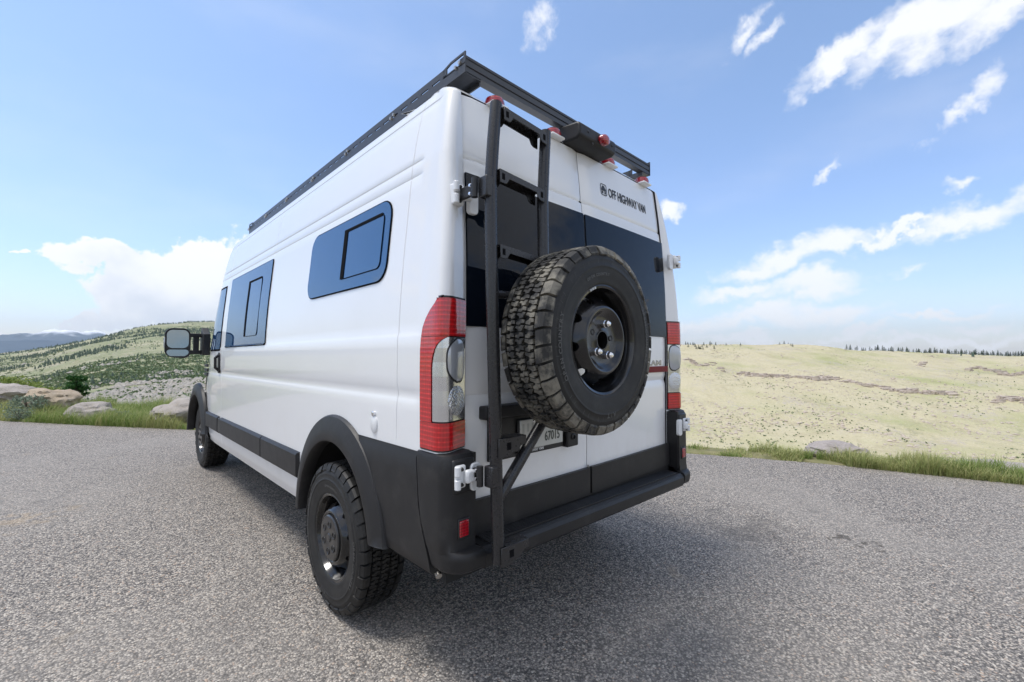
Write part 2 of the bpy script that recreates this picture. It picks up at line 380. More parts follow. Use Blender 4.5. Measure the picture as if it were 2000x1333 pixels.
for sgn in (1, -1):
    vs = [(p.x*sgn, p.y, p.z) for r in rings for p in r]; fs = []
    for i in range(len(rings)-1):
        for j in range(n_-1):
            q = [rings[a][b] for a, b in ((i, j), (i, j+1), (i+1, j+1), (i+1, j))]; c_ = sum(q, Vector())/4
            if c_.y < .3 and abs(c_.x) < xd(c_.z)-.004 and .6 < c_.z < 2.502: continue
            if abs(c_.x) > .75 and in_arch(c_.y, c_.z): continue
            if c_.y < .95 and c_.z < .64: continue
            fs.append((i*n_+j, i*n_+j+1, (i+1)*n_+j+1, (i+1)*n_+j))
    mb.add(vs, fs)
vpart(mb, 'body', 'white_paint', angle=28, weld=.0008)
# roof centre fill
mb = MB(); z = 2.6195; mb.mm((-.45, .6, 2.58), (.45, 3.9, 2.6025)); vpart(mb, 'roof_panel', 'white_paint', bevel=.004)
# raised beads along the roof
for x in (-.55, -.3, .3, .55):
    mb = MB().mm((x-.05, .35, 2.58), (x+.05, 3.7, 2.612)); vpart(mb, 'roof_bead', 'white_paint', bevel=.008)

# ---- rear doors
SPLIT = -.045
def door(name, x0, x1, sgn):
    zs = [.615, .64, .68, .76, .86, .96, 1.06, 1.13, 1.16, 1.19, 1.22, 1.26, 1.34, 1.42, 1.47, 1.49, 1.56, 1.66, 1.76, 1.86, 1.96, 2.06, 2.12, 2.14, 2.17, 2.195, 2.203, 2.211, 2.23, 2.3, 2.38, 2.44, 2.48, 2.495]
    rows, inn = [], []
    for z in zs:
        e0 = x0 if abs(x0) < .5 else math.copysign(xd(z)-.006, x0)
        e1 = x1 if abs(x1) < .5 else math.copysign(xd(z)-.006, x1)
        r, ii = [], []
        for k in range(17):
            f = k/16; x = e0+(e1-e0)*f
            dy = .010*bump_tri(z, 1.19, .035)+.012*bump_tri(z, 2.203, .01)
            if z > 2.203: dy += .005
            ed = min(f, 1-f)*abs(e1-e0)
            if ed < .01: dy += .010
            zz = z
            r.append(Vector((x, yd(z, x)+dy-.004, zz))); ii.append(Vector((x, yd(z, x)+.045, zz)))
        rows.append(r); inn.append(ii)
    mb = MB().shell(rows, inn); return vpart(mb, name, 'white_paint', angle=25)
dl = door('rear_door', -.87, SPLIT-.003, -1); dr = door('rear_door', SPLIT+.003, .87, 1)
dl['label'] = 'left rear door carrying the number plate'; dr['label'] = 'right rear door with black lettering'
def rear_patch(x0, x1, zs, off, th=.006, nx=9, edge=None):
    rows, inn = [], []
    for z in zs:
        a = x0 if abs(x0) < .5 else math.copysign(min(abs(x0), xd(z)-.008), x0); b = x1 if abs(x1) < .5 else math.copysign(min(abs(x1), xd(z)-.008), x1)
        rows.append([Vector((x, yd(z, x)-off, z)) for x in lin(a, b, nx)]); inn.append([Vector((x, yd(z, x)-off+th, z)) for x in lin(a, b, nx)])
    return MB().shell(rows, inn)
gz = lin(1.478, 2.132, 12)
for d_, a, b in ((dl, -.864, SPLIT-.008), (dr, SPLIT+.008, .868)):
    g_ = vpart(rear_patch(a, b, gz, .008, .010), 'window', 'tinted_glass', d_, angle=20)
    vpart(rear_patch(a-.0, b, [.617, .625, .69, .735, .748, .758], .024, .02), 'lower_cladding', 'black_plastic', d_, bevel=.004)
# dark seal strip in the gap between the doors
mb = MB()
for z0, z1 in zip(lin(.62, 2.49, 9)[:-1], lin(.62, 2.49, 9)[1:]):
    mb.add([(SPLIT-.012, yd(z0)+.014, z0), (SPLIT+.012, yd(z0)+.014, z0), (SPLIT+.012, yd(z1)+.014, z1), (SPLIT-.012, yd(z1)+.014, z1)], [(0, 1, 2, 3)])
vpart(mb, 'door_seal', 'window_seal')
mb = MB().mm((SPLIT-.009, -.006, .63), (SPLIT-.004, .004, .77)); vpart(mb, 'seal_strip', 'steel')
# door frame lining: makes the gaps round the doors read as joints
for s in (-1, 1):
    zz = lin(.6, 2.5, 12)
    vpart(MB().grid([[(s*(xd(z)+.004), yd(z, .87)+.01, z), (s*(xd(z)-.05), yd(z, .87)+.05, z)] for z in zz]), 'door_frame', 'window_seal')

# number plate recess, handle bar, plate
hb = MB().mm((-.80, -.035, 1.085), (-.19, .02, 1.142)); vpart(hb, 'door_handle_bar', 'black_plastic', dl, bevel=.008)
hb = MB().mm((-.755, -.006, .90), (-.175, .02, 1.085)); vpart(hb, 'plate_recess', 'plastic_dark', dl, bevel=.006)
hb = MB().mm((-.262, -.03, .895), (-.172, .02, .985)); vpart(hb, 'latch_housing', 'black_plastic', dl, bevel=.008)
M_ = Matrix.Translation((-.218, -.031, .945)) @ Matrix.Rotation(PI/2, 4, 'Z')
vpart(MB().lathe([(.0, .016), (-.004, .016), (-.006, .012), (.0, .010)], 20, M_), 'latch_button', 'plastic_dark', dl)
plate = MB().mm((-.598, -.018, .91), (-.282, -.010, 1.068)); pf = vpart(plate, 'plate_frame', 'plastic_dark', dl, bevel=.004)
mb = MB().mm((-.588, -.022, .928), (-.290, -.016, 1.062)); vpart(mb, 'number_plate', 'plate_metal', dl, bevel=.002)
def rear_text(txt, x, z, size, y, m, parent, xs=1., off=0., ext=.0006, name='lettering', rotz=0., follow=True):
    vs, fs = text_geo(txt, size, ext, xs, off); mb = MB()
    mb.add([(x+a, (yd(z+b, x+a) if follow else 0)-y-c, z+b+a*rotz) for a, b, c in vs], fs)
    return vpart(mb, name, m, parent, angle=0)
rear_text('67015', -.425, .952, .062, .0232, 'plate_ink', dl, xs=.72, off=.0006, follow=False, name='plate_number')
rear_text('OFF HIGHWAY VAN', -.575, .913, .019, .0187, 'decal_white', dl, xs=.85, off=.0004, follow=False, name='frame_lettering')
mb = MB()
for k in range(9): mb.mm((-.575+k*.031, -.0226, 1.0+(k % 3)*.008), (-.562+k*.031, -.0221, 1.045))  # upright stripes with stepped lower ends, a little darker than the plate
vpart(mb, 'plate_stripes', mat('plate_stripe_grey', (.40, .41, .38), .5), dl)['kind'] = 'stuff'
for x in (-.5, -.37):
    vpart(MB().lathe([(.002, .0), (.002, .0), (-.002, .006), (-.003, .003), (-.003, 0)], 12, Matrix.Translation((x, -.0225, 1.052)) @ Matrix.Rotation(PI/2, 4, 'Z')), 'plate_bolt', 'chrome', dl)
# lettering on the right door
rear_text('OFF HIGHWAY VAN', .228, 2.302, .080, .0012, 'decal_black', dr, xs=.615, off=.0011, name='lettering', rotz=.0)
def rr(x0, x1, z0, z1, r, n=5):
    out = []
    for cx, cz, a0 in ((x1-r, z1-r, 0), (x0+r, z1-r, 90), (x0+r, z0+r, 180), (x1-r, z0+r, 270)):
        for k in range(n+1):
            a = math.radians(a0+90*k/n); out.append((cx+r*math.cos(a), cz+r*math.sin(a)))
    return out
fr_door = lambda u, v, d_: (u, yd(v, u)-d_, v)
mb = MB(); o1, o2 = rr(.148, .212, 2.297, 2.368, .014), rr(.153, .207, 2.302, 2.363, .011); k = len(o1)
mb.add([fr_door(u, v, .0012) for u, v in o1]+[fr_door(u, v, .0012) for u, v in o2], [(i, (i+1) % k, k+(i+1) % k, k+i) for i in range(k)])
mb.prism([(.157, 2.325), (.203, 2.325), (.203, 2.338), (.195, 2.342), (.187, 2.356), (.168, 2.356), (.162, 2.342), (.157, 2.340)], .0008, .0016, fr_door)
for x in (.166, .194): mb.prism([(x-.007, 2.308), (x+.007, 2.308), (x+.007, 2.322), (x-.007, 2.322)], .0008, .0016, fr_door)
vpart(mb, 'emblem', 'decal_black', dr, angle=0)
rear_text('RAM', .585, 1.289, .047, .004, 'badge_chrome', dr, xs=2.15, off=.0014, ext=.003, name='badge_letters')
mb = MB().mm((.592, -.0, 1.243), (.862, .012, 1.282)); bd = vpart(mb, 'badge_plate', 'badge_red', dr, bevel=.003)
rear_text('PROMASTER', .607, 1.252, .030, .0125, 'decal_white', dr, xs=1.18, off=.0006, ext=.0005, name='badge_text')

# ---- rear lamps
def tail_side(z): return float(np.interp(z, [.97, 1.30, 1.38, 1.43, 1.47, 1.505, 1.535, 1.56, 1.578, 1.59], [.118, .126, .1255, .120, .109, .089, .062, .031, .004, -.020]))
def tail_light(sgn):
    tl = vgroup('tail_light')
    def rows(zs, off, t0=0., t1=1.):
        out = []
        for z in zs:
            ln = corner_line(z, tail_side(z), .874, off=off, na=8, ns=4)
            # resample by arc length between t0 and t1
            L = [0.]
            for a, b in zip(ln[:-1], ln[1:]): L.append(L[-1]+(b-a).length)
            r = []
            a0_, a1_ = (t0(z) if callable(t0) else t0), (t1(z) if callable(t1) else t1)
            for f in lin(a0_, a1_, 15):
                s_ = f*L[-1]; i = min(max(np.searchsorted(L, s_)-1, 0), len(ln)-2); u = (s_-L[i])/(L[i+1]-L[i]); r.append(ln[i].lerp(ln[i+1], u))
            out.append(r)
        return out
    def put(mb, name, m, **k):
        if sgn > 0: mirror(mb)
        return vpart(mb, name, m, tl, **k)
    tc = lambda z: .30+(.34*(1-math.sqrt(max(0., 1-((z-1.30)/.132)**2))) if z > 1.30 else 0.)
    tcl = lambda z: tc(z)+.013
    zl = lin(1.096, 1.30, 5)+[1.32, 1.34, 1.36, 1.38, 1.395, 1.405, 1.415, 1.423, 1.430]
    zt = [1.43, 1.45, 1.47, 1.49, 1.507, 1.522, 1.537, 1.55, 1.562, 1.572, 1.581]
    put(MB().shell(rows([.982]+lin(1.0, 1.4, 9)+zt[1:]+[1.59], .003), rows([.982]+lin(1.0, 1.4, 9)+zt[1:]+[1.59], -.004)), 'housing', 'plastic_dark', angle=30)
    put(MB().shell(rows([1.432]+zt[1:], .010, .03, .97), rows([1.432]+zt[1:], .002, .03, .97)), 'red_lens', 'red_lens', angle=30)
    put(MB().shell(rows(lin(.99, 1.094, 5), .010, .03, .97), rows(lin(.99, 1.094, 5), .002, .03, .97)), 'red_lens', 'red_lens', angle=30)
    put(MB().shell(rows(zl, .010, .03, tc), rows(zl, .002, .03, tc)), 'red_lens', 'red_lens', angle=30)
    zq = [1.10]+zl[1:-1]+[1.427]
    put(MB().shell(rows(zq, .0065, tcl, .97), rows(zq, .002, tcl, .97)), 'reflector', 'fluted_reflector', angle=20)
    # curved reversing lens: D-shape, with dark rim
    def dlens(z0, z1, t0, t1, off, shape):
        o_ = []
        for i in range(24):
            a = 2*PI*i/24; uu, vv = math.cos(a), math.sin(a)
            if shape == 'D':
                uu = math.copysign(abs(uu)**.55, uu); vv = math.copysign(abs(vv)**.7, vv)
                if uu < 0: vv *= .98-.25*abs(uu)
            o_.append(((t0+t1)/2+uu*(t1-t0)/2, (z0+z1)/2+vv*(z1-z0)/2))
        ctr = ((t0+t1)/2, (z0+z1)/2)
        def P(t, z, off_):
            r = rows([z], off_, max(0, t-.001), max(.001, t))[0]; return r[-1]
        mb = MB(); vs = [P(ctr[0], ctr[1], off+.005)]; fs = []
        for j, (sc, of) in enumerate(((.5, off+.0042), (.85, off+.0025), (1., off), (1., off-.006))):
            for t, z in o_: vs.append(P(ctr[0]+(t-ctr[0])*sc, ctr[1]+(z-ctr[1])*sc, of))
        for i in range(24):
            fs.append((0, 1+i, 1+(i+1) % 24))
            for j in range(3): fs.append((1+j*24+i, 1+(j+1)*24+i, 1+(j+1)*24+(i+1) % 24, 1+j*24+(i+1) % 24))
        return mb.add(vs, fs)
    put(dlens(1.245, 1.428, .545, .955, .0075, 'D'), 'lens_rim', 'plastic_dark', angle=40)
    put(dlens(1.253, 1.421, .565, .94, .0105, 'D'), 'reversing_lens', 'lens_clear', angle=50)
    put(dlens(1.118, 1.236, .58, .95, .0095, 'O'), 'fog_lens', 'faceted_lens', angle=60)
    return tl
tail_light(-1)['label'] = 'left tail light'; tail_light(1)['label'] = 'right tail light'

# ---- bumper corners, side cladding, step bumper
def ys_seam(z): return float(np.interp(z, [.48, .56, .73, .98], [.03, .045, .112, .132]))
YB = [(.506, -.07, -.02), (.512, -.092, -.004), (.524, -.100, .006), (.56, -.102, .010), (.580, -.100, .010), (.589, -.094, .010), (.597, -.058, .012), (.64, -.052, .012), (.70, -.052, .012), (.80, -.050, .012), (.9, -.048, .012), (.955, -.046, .012), (.972, -.042, .006), (.979, -.034, -.006)]
def tilt(mb): mb.v = [(x, y, z-.018*x*max(0., min(1., (.75-z)/.12))) for x, y, z in mb.v]; return mb
def bumper_corner(sgn):
    rows, inn = [], []
    for z, yb, off in YB:
        xin = .885 if z > .595 else .865
        ln = corner_line(z, ys_seam(z), xin, off=off, rc=.035 if z > .592 else .085, yoff=yb, na=8, ns=5)
        rows.append(ln); inn.append([Vector((p.x*.96 if i < 9 else p.x, p.y+(.04 if i > 4 else 0), p.z)) for i, p in enumerate(ln)])
    mb = MB().shell(rows, inn)
    # closing face towards the door
    if sgn > 0: mirror(mb)
    o = vpart(tilt(mb), 'bumper_corner', 'black_plastic', angle=30)
    mb = MB().mm((-.890, -.058, .60), (-.874, .03, .972)); 
    if sgn > 0: mirror(mb)
    vpart(mb, 'inner_face', 'black_plastic', o)
    # hinge pocket and reflector
    mb = MB().mm((-.992, -.066, .825), (-.885, -.04, .957))
    if sgn > 0: mirror(mb)
    vpart(mb, 'hinge_pocket', 'plastic_dark', o, bevel=.008)
    for a, b, m, nm in (((-.968, -.070, .655), (-.912, -.04, .732), 'plastic_dark', 'reflector_frame'), ((-.962, -.0735, .662), (-.918, -.04, .724), 'red_small', 'reflector')):
        mb = MB().mm(a, b)
        if sgn > 0: mirror(mb)
        vpart(mb, nm, m, o, bevel=.004)
    return o
bumper_corner(-1); bumper_corner(1)
def bp(mb, sgn):
    return mirror(mb) if sgn > 0 else mb
def arch_pt(h, th, a, b, x): return Vector((-x, h+a*math.cos(th), .42+b*math.sin(th)))
def clad(sgn):
    zs = [.505, .515, .56, .66, .76, .86, .945, .96, .967]; rows, inn = [], []
    for z in zs:
        y0 = ys_seam(z)+.005; y1 = HUB_R-.50*math.sqrt(max(.05, 1-((z-.42)/.60)**2))-.03
        off = .012 if .51 < z < .955 else .004
        rows.append([side_pt(y, z, off+.008*bump_tri(z, .78, .1)*(0 if y < .3 else 1)) for y in lin(y0, y1, 9)]); inn.append([side_pt(y, z, -.02) for y in lin(y0, y1, 9)])
    return vpart(bp(MB().shell(rows, inn), sgn), 'rear_quarter_cladding', 'black_plastic', angle=40)
clad(-1); clad(1)
def flare(h, sgn, top=1.0):
    rows = []; th0, th1 = math.radians(-8), math.radians(186); n = 40
    for k in range(n+1):
        th = th0+(th1-th0)*k/n; r = []
        for (f, x) in ((1.0, 1.008), (.985, 1.024), (.93, 1.036), (.5, 1.052), (.18, 1.060), (.05, 1.056), (.0, 1.044), (.0, .985)):
            a = .455+.115*f; b = .475+.145*f
            p = arch_pt(h, th, a, b, x)
            p.z = max(p.z, .43 if th < 1.5 else .5)
            r.append(p)
        rows.append(r)
    return vpart(bp(MB().grid(rows), sgn), 'wheel_arch_flare', 'black_plastic', angle=40)
for h in (HUB_R, HUB_F):
    for s in (-1, 1):
        flare(h, s)
        mb = MB(); rows = []                                             # wheel housing
        for k in range(25):
            th = math.radians(2+176*k/24); rows.append([arch_pt(h, th, .475, .505, .99), arch_pt(h, th, .475, .505, .56)])
        mb.grid(rows); mb.add([arch_pt(h, math.radians(2+176*k/24), .475, .505, .56) for k in range(25)], [tuple(range(25))])
        vpart(bp(mb, s), 'wheel_housing', 'under', angle=40)
# side moulding in three lengths plus filler
for s in (-1, 1):
    for a, b in ((1.51, 2.296), (2.304, 3.70), (3.82, 4.42)):
        zs = [.585, .592, .60, .735, .746, .752]; of = [.004, .016, .024, .024, .016, .004]
        rows = [[side_pt(y, z, o_ if a+.004 < y < b-.004 else .006) for y in [a, a+.008]+lin(a+.012, b-.012, 6)+[b-.008, b]] for z, o_ in zip(zs, of)]
        inn = [[side_pt(p.y, p.z, -.01) for p in r] for r in rows]
        vpart(bp(MB().shell(rows, inn), s), 'side_moulding', 'black_plastic', angle=30)
    mb = MB().mm((-1.034, 3.705, .60), (-.99, 3.815, .74)); vpart(bp(mb, s), 'moulding_insert', 'plastic_dark', bevel=.006)
# step bumper
prof = [(.03, .594), (-.082, .588), (-.098, .580), (-.108, .566), (-.106, .522), (-.098, .508), (.03, .490)]
mb = MB(); mb.prism(prof, -.862, .862, lambda u, v, d_: (d_, u, v)); sb = vpart(tilt(mb), 'step_bumper', 'black_plastic', angle=20, bevel=.004)
for k in range(8):
    y = .008-.0115*k
    vpart(tilt(MB().mm((-.82, y-.0030, .586), (.82, y+.0030, .6015-.0006*k))), 'tread_rib', 'black_plastic', sb, bevel=.0015, seg=1)
vpart(MB().mm((-.868, .004, .545), (.868, .04, .626)), 'sill_plate', 'black_plastic')
vpart(MB().tube([(-.955, .10, .52), (-.975, .06, .505), (-.985, .03, .492)], [.012, .013, .013], 14), 'tow_eye', 'steel')
# ---- side windows
def rr_rows(y0, y1, z0, z1, r, off, nz=6, ny=10):
    zs = sorted(set([z0+r*(1-math.cos(PI/2*k/5)) for k in range(6)]+lin(z0+r, z1-r, nz)+[z1-r*(1-math.cos(PI/2*k/5)) for k in range(6)])); rows = []
    for z in zs:
        e = 0.
        if z < z0+r: e = r-math.sqrt(max(0, r*r-(z0+r-z)**2))
        if z > z1-r: e = r-math.sqrt(max(0, r*r-(z-z1+r)**2))
        rows.append([side_pt(y, z, off-.006*(z > 1.455)) for y in lin(y0+e, y1-e, ny)])
    return rows
def side_shell(y0, y1, z0, z1, r, off, th, s):
    a = rr_rows(y0, y1, z0, z1, r, off); b = [[Vector((p.x+th, p.y, p.z)) for p in q] for q in a]
    return bp(MB().shell(a, b), s)
def strip(pts, wd, off0, off1, s):
    # black bar along a (y, z) polyline on the side surface
    mb = MB(); L, R_ = [], []
    for i, p in enumerate(pts):
        a = Vector(pts[max(0, i-1)]); b = Vector(pts[min(len(pts)-1, i+1)]); t = (b-a).normalized(); n = Vector((-t.y, t.x))*wd/2
        L.append((p[0]+n.x, p[1]+n.y)); R_.append((p[0]-n.x, p[1]-n.y))
    rows = [[side_pt(*l, off0-.006), side_pt(*l, off1-.006), side_pt(*r, off1-.006), side_pt(*r, off0-.006)] for l, r in zip(L, R_)]
    return bp(mb.grid(rows), s)
def rrpath(y0, y1, z0, z1, r):
    out = []
    for cy_, cz_, a0 in ((y1-r, z0+r, 270), (y1-r, z1-r, 0), (y0+r, z1-r, 90), (y0+r, z0+r, 180)):
        for k in range(6):
            a = math.radians(a0+90*k/5); out.append((cy_+r*math.cos(a), cz_+r*math.sin(a)))
    return out
for s in (-1, 1):
    for (y0, y1, z0, z1, r, py0, py1, pz0, pz1) in ((.462, 1.475, 1.712, 2.106, .085, .520, .955, 1.775, 2.048), (2.318, 3.640, 1.447, 2.108, .012, 2.545, 2.925, 1.525, 2.005)):
        wn = vpart(side_shell(y0-.006, y1+.006, z0-.006, z1+.006, r+.006, .005, .012, s), 'side_window', 'window_seal', angle=30)
        vpart(side_shell(y0, y1, z0, z1, r, .0075, .008, s), 'pane', 'side_glass', wn, angle=20)
        vpart(side_shell(py0, py1, pz0, pz1, .035, .0095, .006, s), 'sliding_pane', 'side_glass', wn, angle=20)
        pp = rrpath(py0, py1, pz0, pz1, .035)
        vpart(strip(pp[9:]+pp[:1] if False else pp+pp[:1], .0028, .008, .0115, s), 'pane_seal', 'window_seal', wn, angle=0)
        vpart(strip([(y_, pz1-.004) for y_ in lin(py0+.02, py1+.015, 4)], .015, .008, .0125, s), 'slider_bar', 'window_seal', wn, angle=0)
        vpart(strip([(py1-.005, z_) for z_ in lin(pz1+.004, pz0, 9)], .042, .008, .0127, s), 'slider_bar', 'window_seal', wn, angle=0)
    # front door window and handle
    def cab_line(z, ya, yb, off, n=10):
        X = xh(z)-.006*(z > 1.455)+off; y0 = 3.98; y1 = yf(z); nn = 2.9 if z >= 1.3 else 2.6; out = []
        for y in lin(ya, yb, n):
            f = max(0., min(1., (y-y0)/(y1-y0))); out.append(Vector((-X*(max(1e-6, 1-f**nn))**(1/nn), y, z)))
        return out
    zs = lin(1.43, 2.06, 9); rows = [cab_line(z, 3.88, min(4.95, yf(z)-.22-.10*(z > 1.9)), .006) for z in zs]
    inn = [[p+Vector((.012, 0, 0)) for p in r] for r in rows]
    fw = vpart(bp(MB().shell(rows, inn), s), 'front_door_window', 'side_glass', angle=25)
    rows = [cab_line(z, 3.86, min(4.99, yf(z)-.18-.10*(z > 1.9)), .003) for z in lin(1.412, 2.08, 9)]
    vpart(bp(MB().shell(rows, [[p+Vector((.012, 0, 0)) for p in r] for r in rows]), s), 'window_surround', 'window_seal', fw, angle=25)
    mb = MB(); mb.prism(rr(3.84, 3.93, 1.185, 1.395, .04), .0, .014, lambda u, v, d_: (-1.012-d_, u, v)); hd = vpart(bp(mb, s), 'door_handle', 'black_plastic', bevel=.004)
    mb = MB().tube([(-1.02, 3.885, 1.21), (-1.05, 3.885, 1.24), (-1.052, 3.885, 1.34), (-1.02, 3.885, 1.37)], .014, 10); vpart(bp(mb, s), 'grip', 'black_plastic', hd)
    mb = MB()
    for k in range(3): mb.mm((-1.004, 4.60, 1.235-.05*k), (-.985, 4.74, 1.268-.05*k))
    vpart(bp(mb, s), 'fender_badge', 'decal_black', bevel=.003)
# windscreen, bonnet grille, lamps, front bumper
def front_patch(zs, u0, u1, off, name, m, n=14, parent=None):
    rows = []
    for z in zs:
        X = xh(min(z, 2.552)); y0 = 3.98; y1 = yf(z); nn = 2.9 if z >= 1.3 else 2.6; r = []
        for k in range(n):
            u = u0+(u1-u0)*k/(n-1); th = abs(u)*PI/2; cc = math.sin(th)**(2/nn) if th > 1e-6 else 0; ss = math.cos(th)**(2/nn)
            r.append(Vector((math.copysign(X*cc, u)*(1+off), y0+(y1-y0)*ss+off, z)))
        rows.append(r)
    return vpart(MB().shell(rows, [[p+Vector((0, -.02, 0)) for p in r] for r in rows]), name, m, parent, angle=30)
front_patch(lin(1.44, 2.3, 10), -.62, .62, .006, 'windscreen', 'tinted_glass', 24)
front_patch(lin(.45, .78, 6), -.9, .9, .02, 'front_bumper', 'black_plastic', 30)
front_patch(lin(.84, 1.04, 4), -.38, .38, .012, 'grille', 'plastic_dark', 16)
for a, b in ((-.72, -.45), (.45, .72)): front_patch(lin(.95, 1.18, 4), a, b, .012, 'headlight', 'lens_clear', 8)

# fuel filler cap on the left quarter
mb = MB().lathe([(.0, .0), (-.010, .0), (-.010, .024), (-.006, .03), (.0, .031)], 24, Matrix.Translation((-1.016, .515, 1.035)) @ Matrix.Scale(1.35, 4, (0, 0, 1)))
fc = vpart(mb, 'water_inlet', 'white_hinge'); vpart(MB().lathe([(.0, .012), (-.012, .012), (-.014, .006), (-.014, .0)], 14, Matrix.Translation((-1.016, .515, 1.085))), 'lock', 'chrome', fc)

# ---- underbody
vpart(MB().mm((-.93, .06, .43), (.93, 5.7, .47)), 'floor_pan', 'under')
vpart(MB().tube([(-.8, HUB_R, .36), (.8, HUB_R, .36)], .045, 12), 'rear_axle', 'under')
vpart(MB().mm((-.2, 4.6, .30), (.2, 5.4, .46)), 'engine_tray', 'under', bevel=.03)
vpart(MB().tube([(.5, .2, .40), (.5, 2.6, .40)], .05, 12), 'exhaust', 'steel')
for s in (-1, 1): vpart(MB().mm((s*.62-.03, .25, .40), (s*.62+.03, 1.7, .445)), 'leaf_spring', 'under')

# ---- door hinges (left pair carries the ladder)
def hinge(x, y, z, s, parent=None, big=True):
    h = vgroup('door_hinge'); T = lambda a, b: ((x+s*a[0], y+a[1], z+a[2]), (x+s*b[0], y+b[1], z+b[2]))
    vpart(MB().mm(*T((-.040, -.010, -.044), (.010, .03, .044))), 'pillar_plate', 'white_hinge', h, bevel=.008)
    vpart(MB().tube([(x-s*.036, y-.016, z+.044), (x-s*.036, y-.016, z+.006)], .0125, 14), 'knuckle', 'white_hinge', h, bevel=.003)
    vpart(MB().tube([(x-s*.036, y-.016, z-.006), (x-s*.036, y-.016, z-.044)], .0125, 14), 'knuckle', 'white_hinge', h, bevel=.003)
    for k in (-1, 1): vpart(MB().lathe([(.0, 0.), (-.006, 0.), (-.006, .006), (.0, .008)], 12, Matrix.Translation((x-s*.014, y-.012, z+k*.029)) @ Matrix.Rotation(PI/2, 4, 'Z')), 'bolt', 'plastic_dark', h)
    vpart(MB().mm(*T((-.006, -.034, -.026), (.036, -.008, .026))), 'arm', 'white_hinge', h, bevel=.010)
    mb = MB(); mb.prism(rr(x+min(s*.034, s*.084), x+max(s*.034, s*.084), z-.066, z+.042, .018), .0, .022, lambda u, v, d_: (u, y+.012-d_, v))
    vpart(mb, 'door_plate', 'white_hinge', h, bevel=.004)
    return h
HU, HLz = 2.005, .893
hinge(-.915, -.005, HU, 1); hinge(-.945, -.066, HLz, 1); hinge(.925, -.018, HU-.0, -1); hinge(.945, -.066, HLz-.012, -1)

# ---- ladder and spare wheel carrier
RY = -.165
railL = [(-.855, RY-.008, .57), (-.860, RY, .85), (-.868, RY, 1.1), (-.885, RY, 1.55), (-.889, RY+.006, 1.85), (-.886, RY+.012, 2.02), (-.868, RY+.018, 2.2), (-.846, RY+.026, 2.355)]
railR = [(-.595, RY, 1.45), (-.594, RY, 1.6), (-.591, RY+.004, 1.85), (-.586, RY+.012, 2.02), (-.570, RY+.018, 2.2), (-.552, RY+.026, 2.345)]
def interp_rail(rail, z):
    zs = [p[2] for p in rail]; return [float(np.interp(z, zs, [p[i] for p in rail])) for i in range(2)]
lad = vgroup('rear_ladder')
lad['label'] = 'black tubular ladder and tyre carrier on the left rear door'
vpart(MB().tube(railL, .0245, 20), 'rail', 'powder_black', lad, angle=50)
vpart(MB().tube(railR, .0245, 20), 'rail', 'powder_black', lad, angle=50)
def rung(z, zr=None):
    a = interp_rail(railL, z); b = interp_rail(railR, z-.018); x0, x1 = a[0]+.020, b[0]-.020; y = (a[1]+b[1])/2; w_ = x1-x0; zr = -.018
    def fr(u, v, d_): return (x0+u*w_, y-.030+d_, z+v+u*zr)
    out = [(0, .026), (1, .026), (1, -.026), (.90, -.026), (.85, -.020), (.80, .0), (.2, .0), (.15, -.020), (.10, -.026), (0, -.026)]
    mb = MB(); mb.prism(out, 0, .004, fr); r = vpart(mb, 'rung', 'powder_black', lad, bevel=.0012, seg=1)
    mb = MB(); mb.prism([(0, .026), (1, .026), (1, .021), (0, .021)], .004, .060, fr); vpart(mb, 'step_plate', 'powder_black', lad)
    mb = MB(); mb.prism(out, .056, .060, fr); vpart(mb, 'rung_back', 'powder_black', lad)
    for u in (.07, .93):
        mb = MB(); mb.prism([(u-.028, .012), (u+.028, .012), (u+.028, -.012), (u-.028, -.012)], -.0008, .001, fr); vpart(mb, 'square_hole', 'window_seal', lad, angle=0)
for z in (2.312, 2.052, 1.755): rung(z)
def foot(z):
    a = interp_rail(railL, z); x0, y = a[0]+.018, a[1]
    def fr(u, v, d_): return (x0+u, y-.032+d_, z+v)
    out = [(-.03, .028), (.118, .028), (.118, -.004), (.09, -.010), (.07, -.03), (.045, -.034), (.03, -.045), (-.03, -.045)]
    mb = MB(); mb.prism(out, 0, .005, fr); vpart(mb, 'foot_step', 'powder_black', lad, bevel=.0015, seg=1)
    mb = MB(); mb.prism([(-.0, .028), (.118, .028), (.118, .022), (0, .022)], .005, .062, fr); vpart(mb, 'foot_step_top', 'powder_black', lad)
    mb = MB(); mb.prism([(u*.75+.02, v) for u, v in out], .058, .063, fr); vpart(mb, 'foot_step_back', 'powder_black', lad)
    mb = MB(); mb.prism([(.012, .010), (.034, .010), (.034, -.018), (.012, -.018)], -.0008, .001, fr); vpart(mb, 'square_hole', 'window_seal', lad, angle=0)
foot(1.012); foot(.606)
# hinge clamps
for z in (HU-.005, HLz+.005):
    a = interp_rail(railL, z); hy = -.04 if z > 1.5 else -.10
    vpart(MB().mm((a[0]-.040, a[1]-.022, z-.040), (a[0]+.004, a[1]+.026, z+.040)), 'clamp_block', 'powder_black', lad, bevel=.005)
    vpart(MB().tube([(a[0]-.052, a[1]+.034, z-.038), (a[0]-.052, a[1]+.034, z+.038)], .013, 12), 'pivot_sleeve', 'plastic_dark', lad)
    vpart(MB().mm((a[0]-.048, a[1]+.034, z-.024), (a[0]-.034, hy+.02, z+.024)), 'hinge_bracket', 'plastic_dark', lad, bevel=.004)
    for k in (-1, 1): vpart(MB().lathe([(.0, 0.), (-.007, 0.), (-.008, .006), (-.002, .009), (.0, .009)], 12, Matrix.Translation((a[0]-.048, a[1]+.062, z+k*.016))), 'bolt', 'chrome', lad)
SPX, SPY, SPZ = -.475, -.410, 1.424                                      # spare wheel: outer face centre
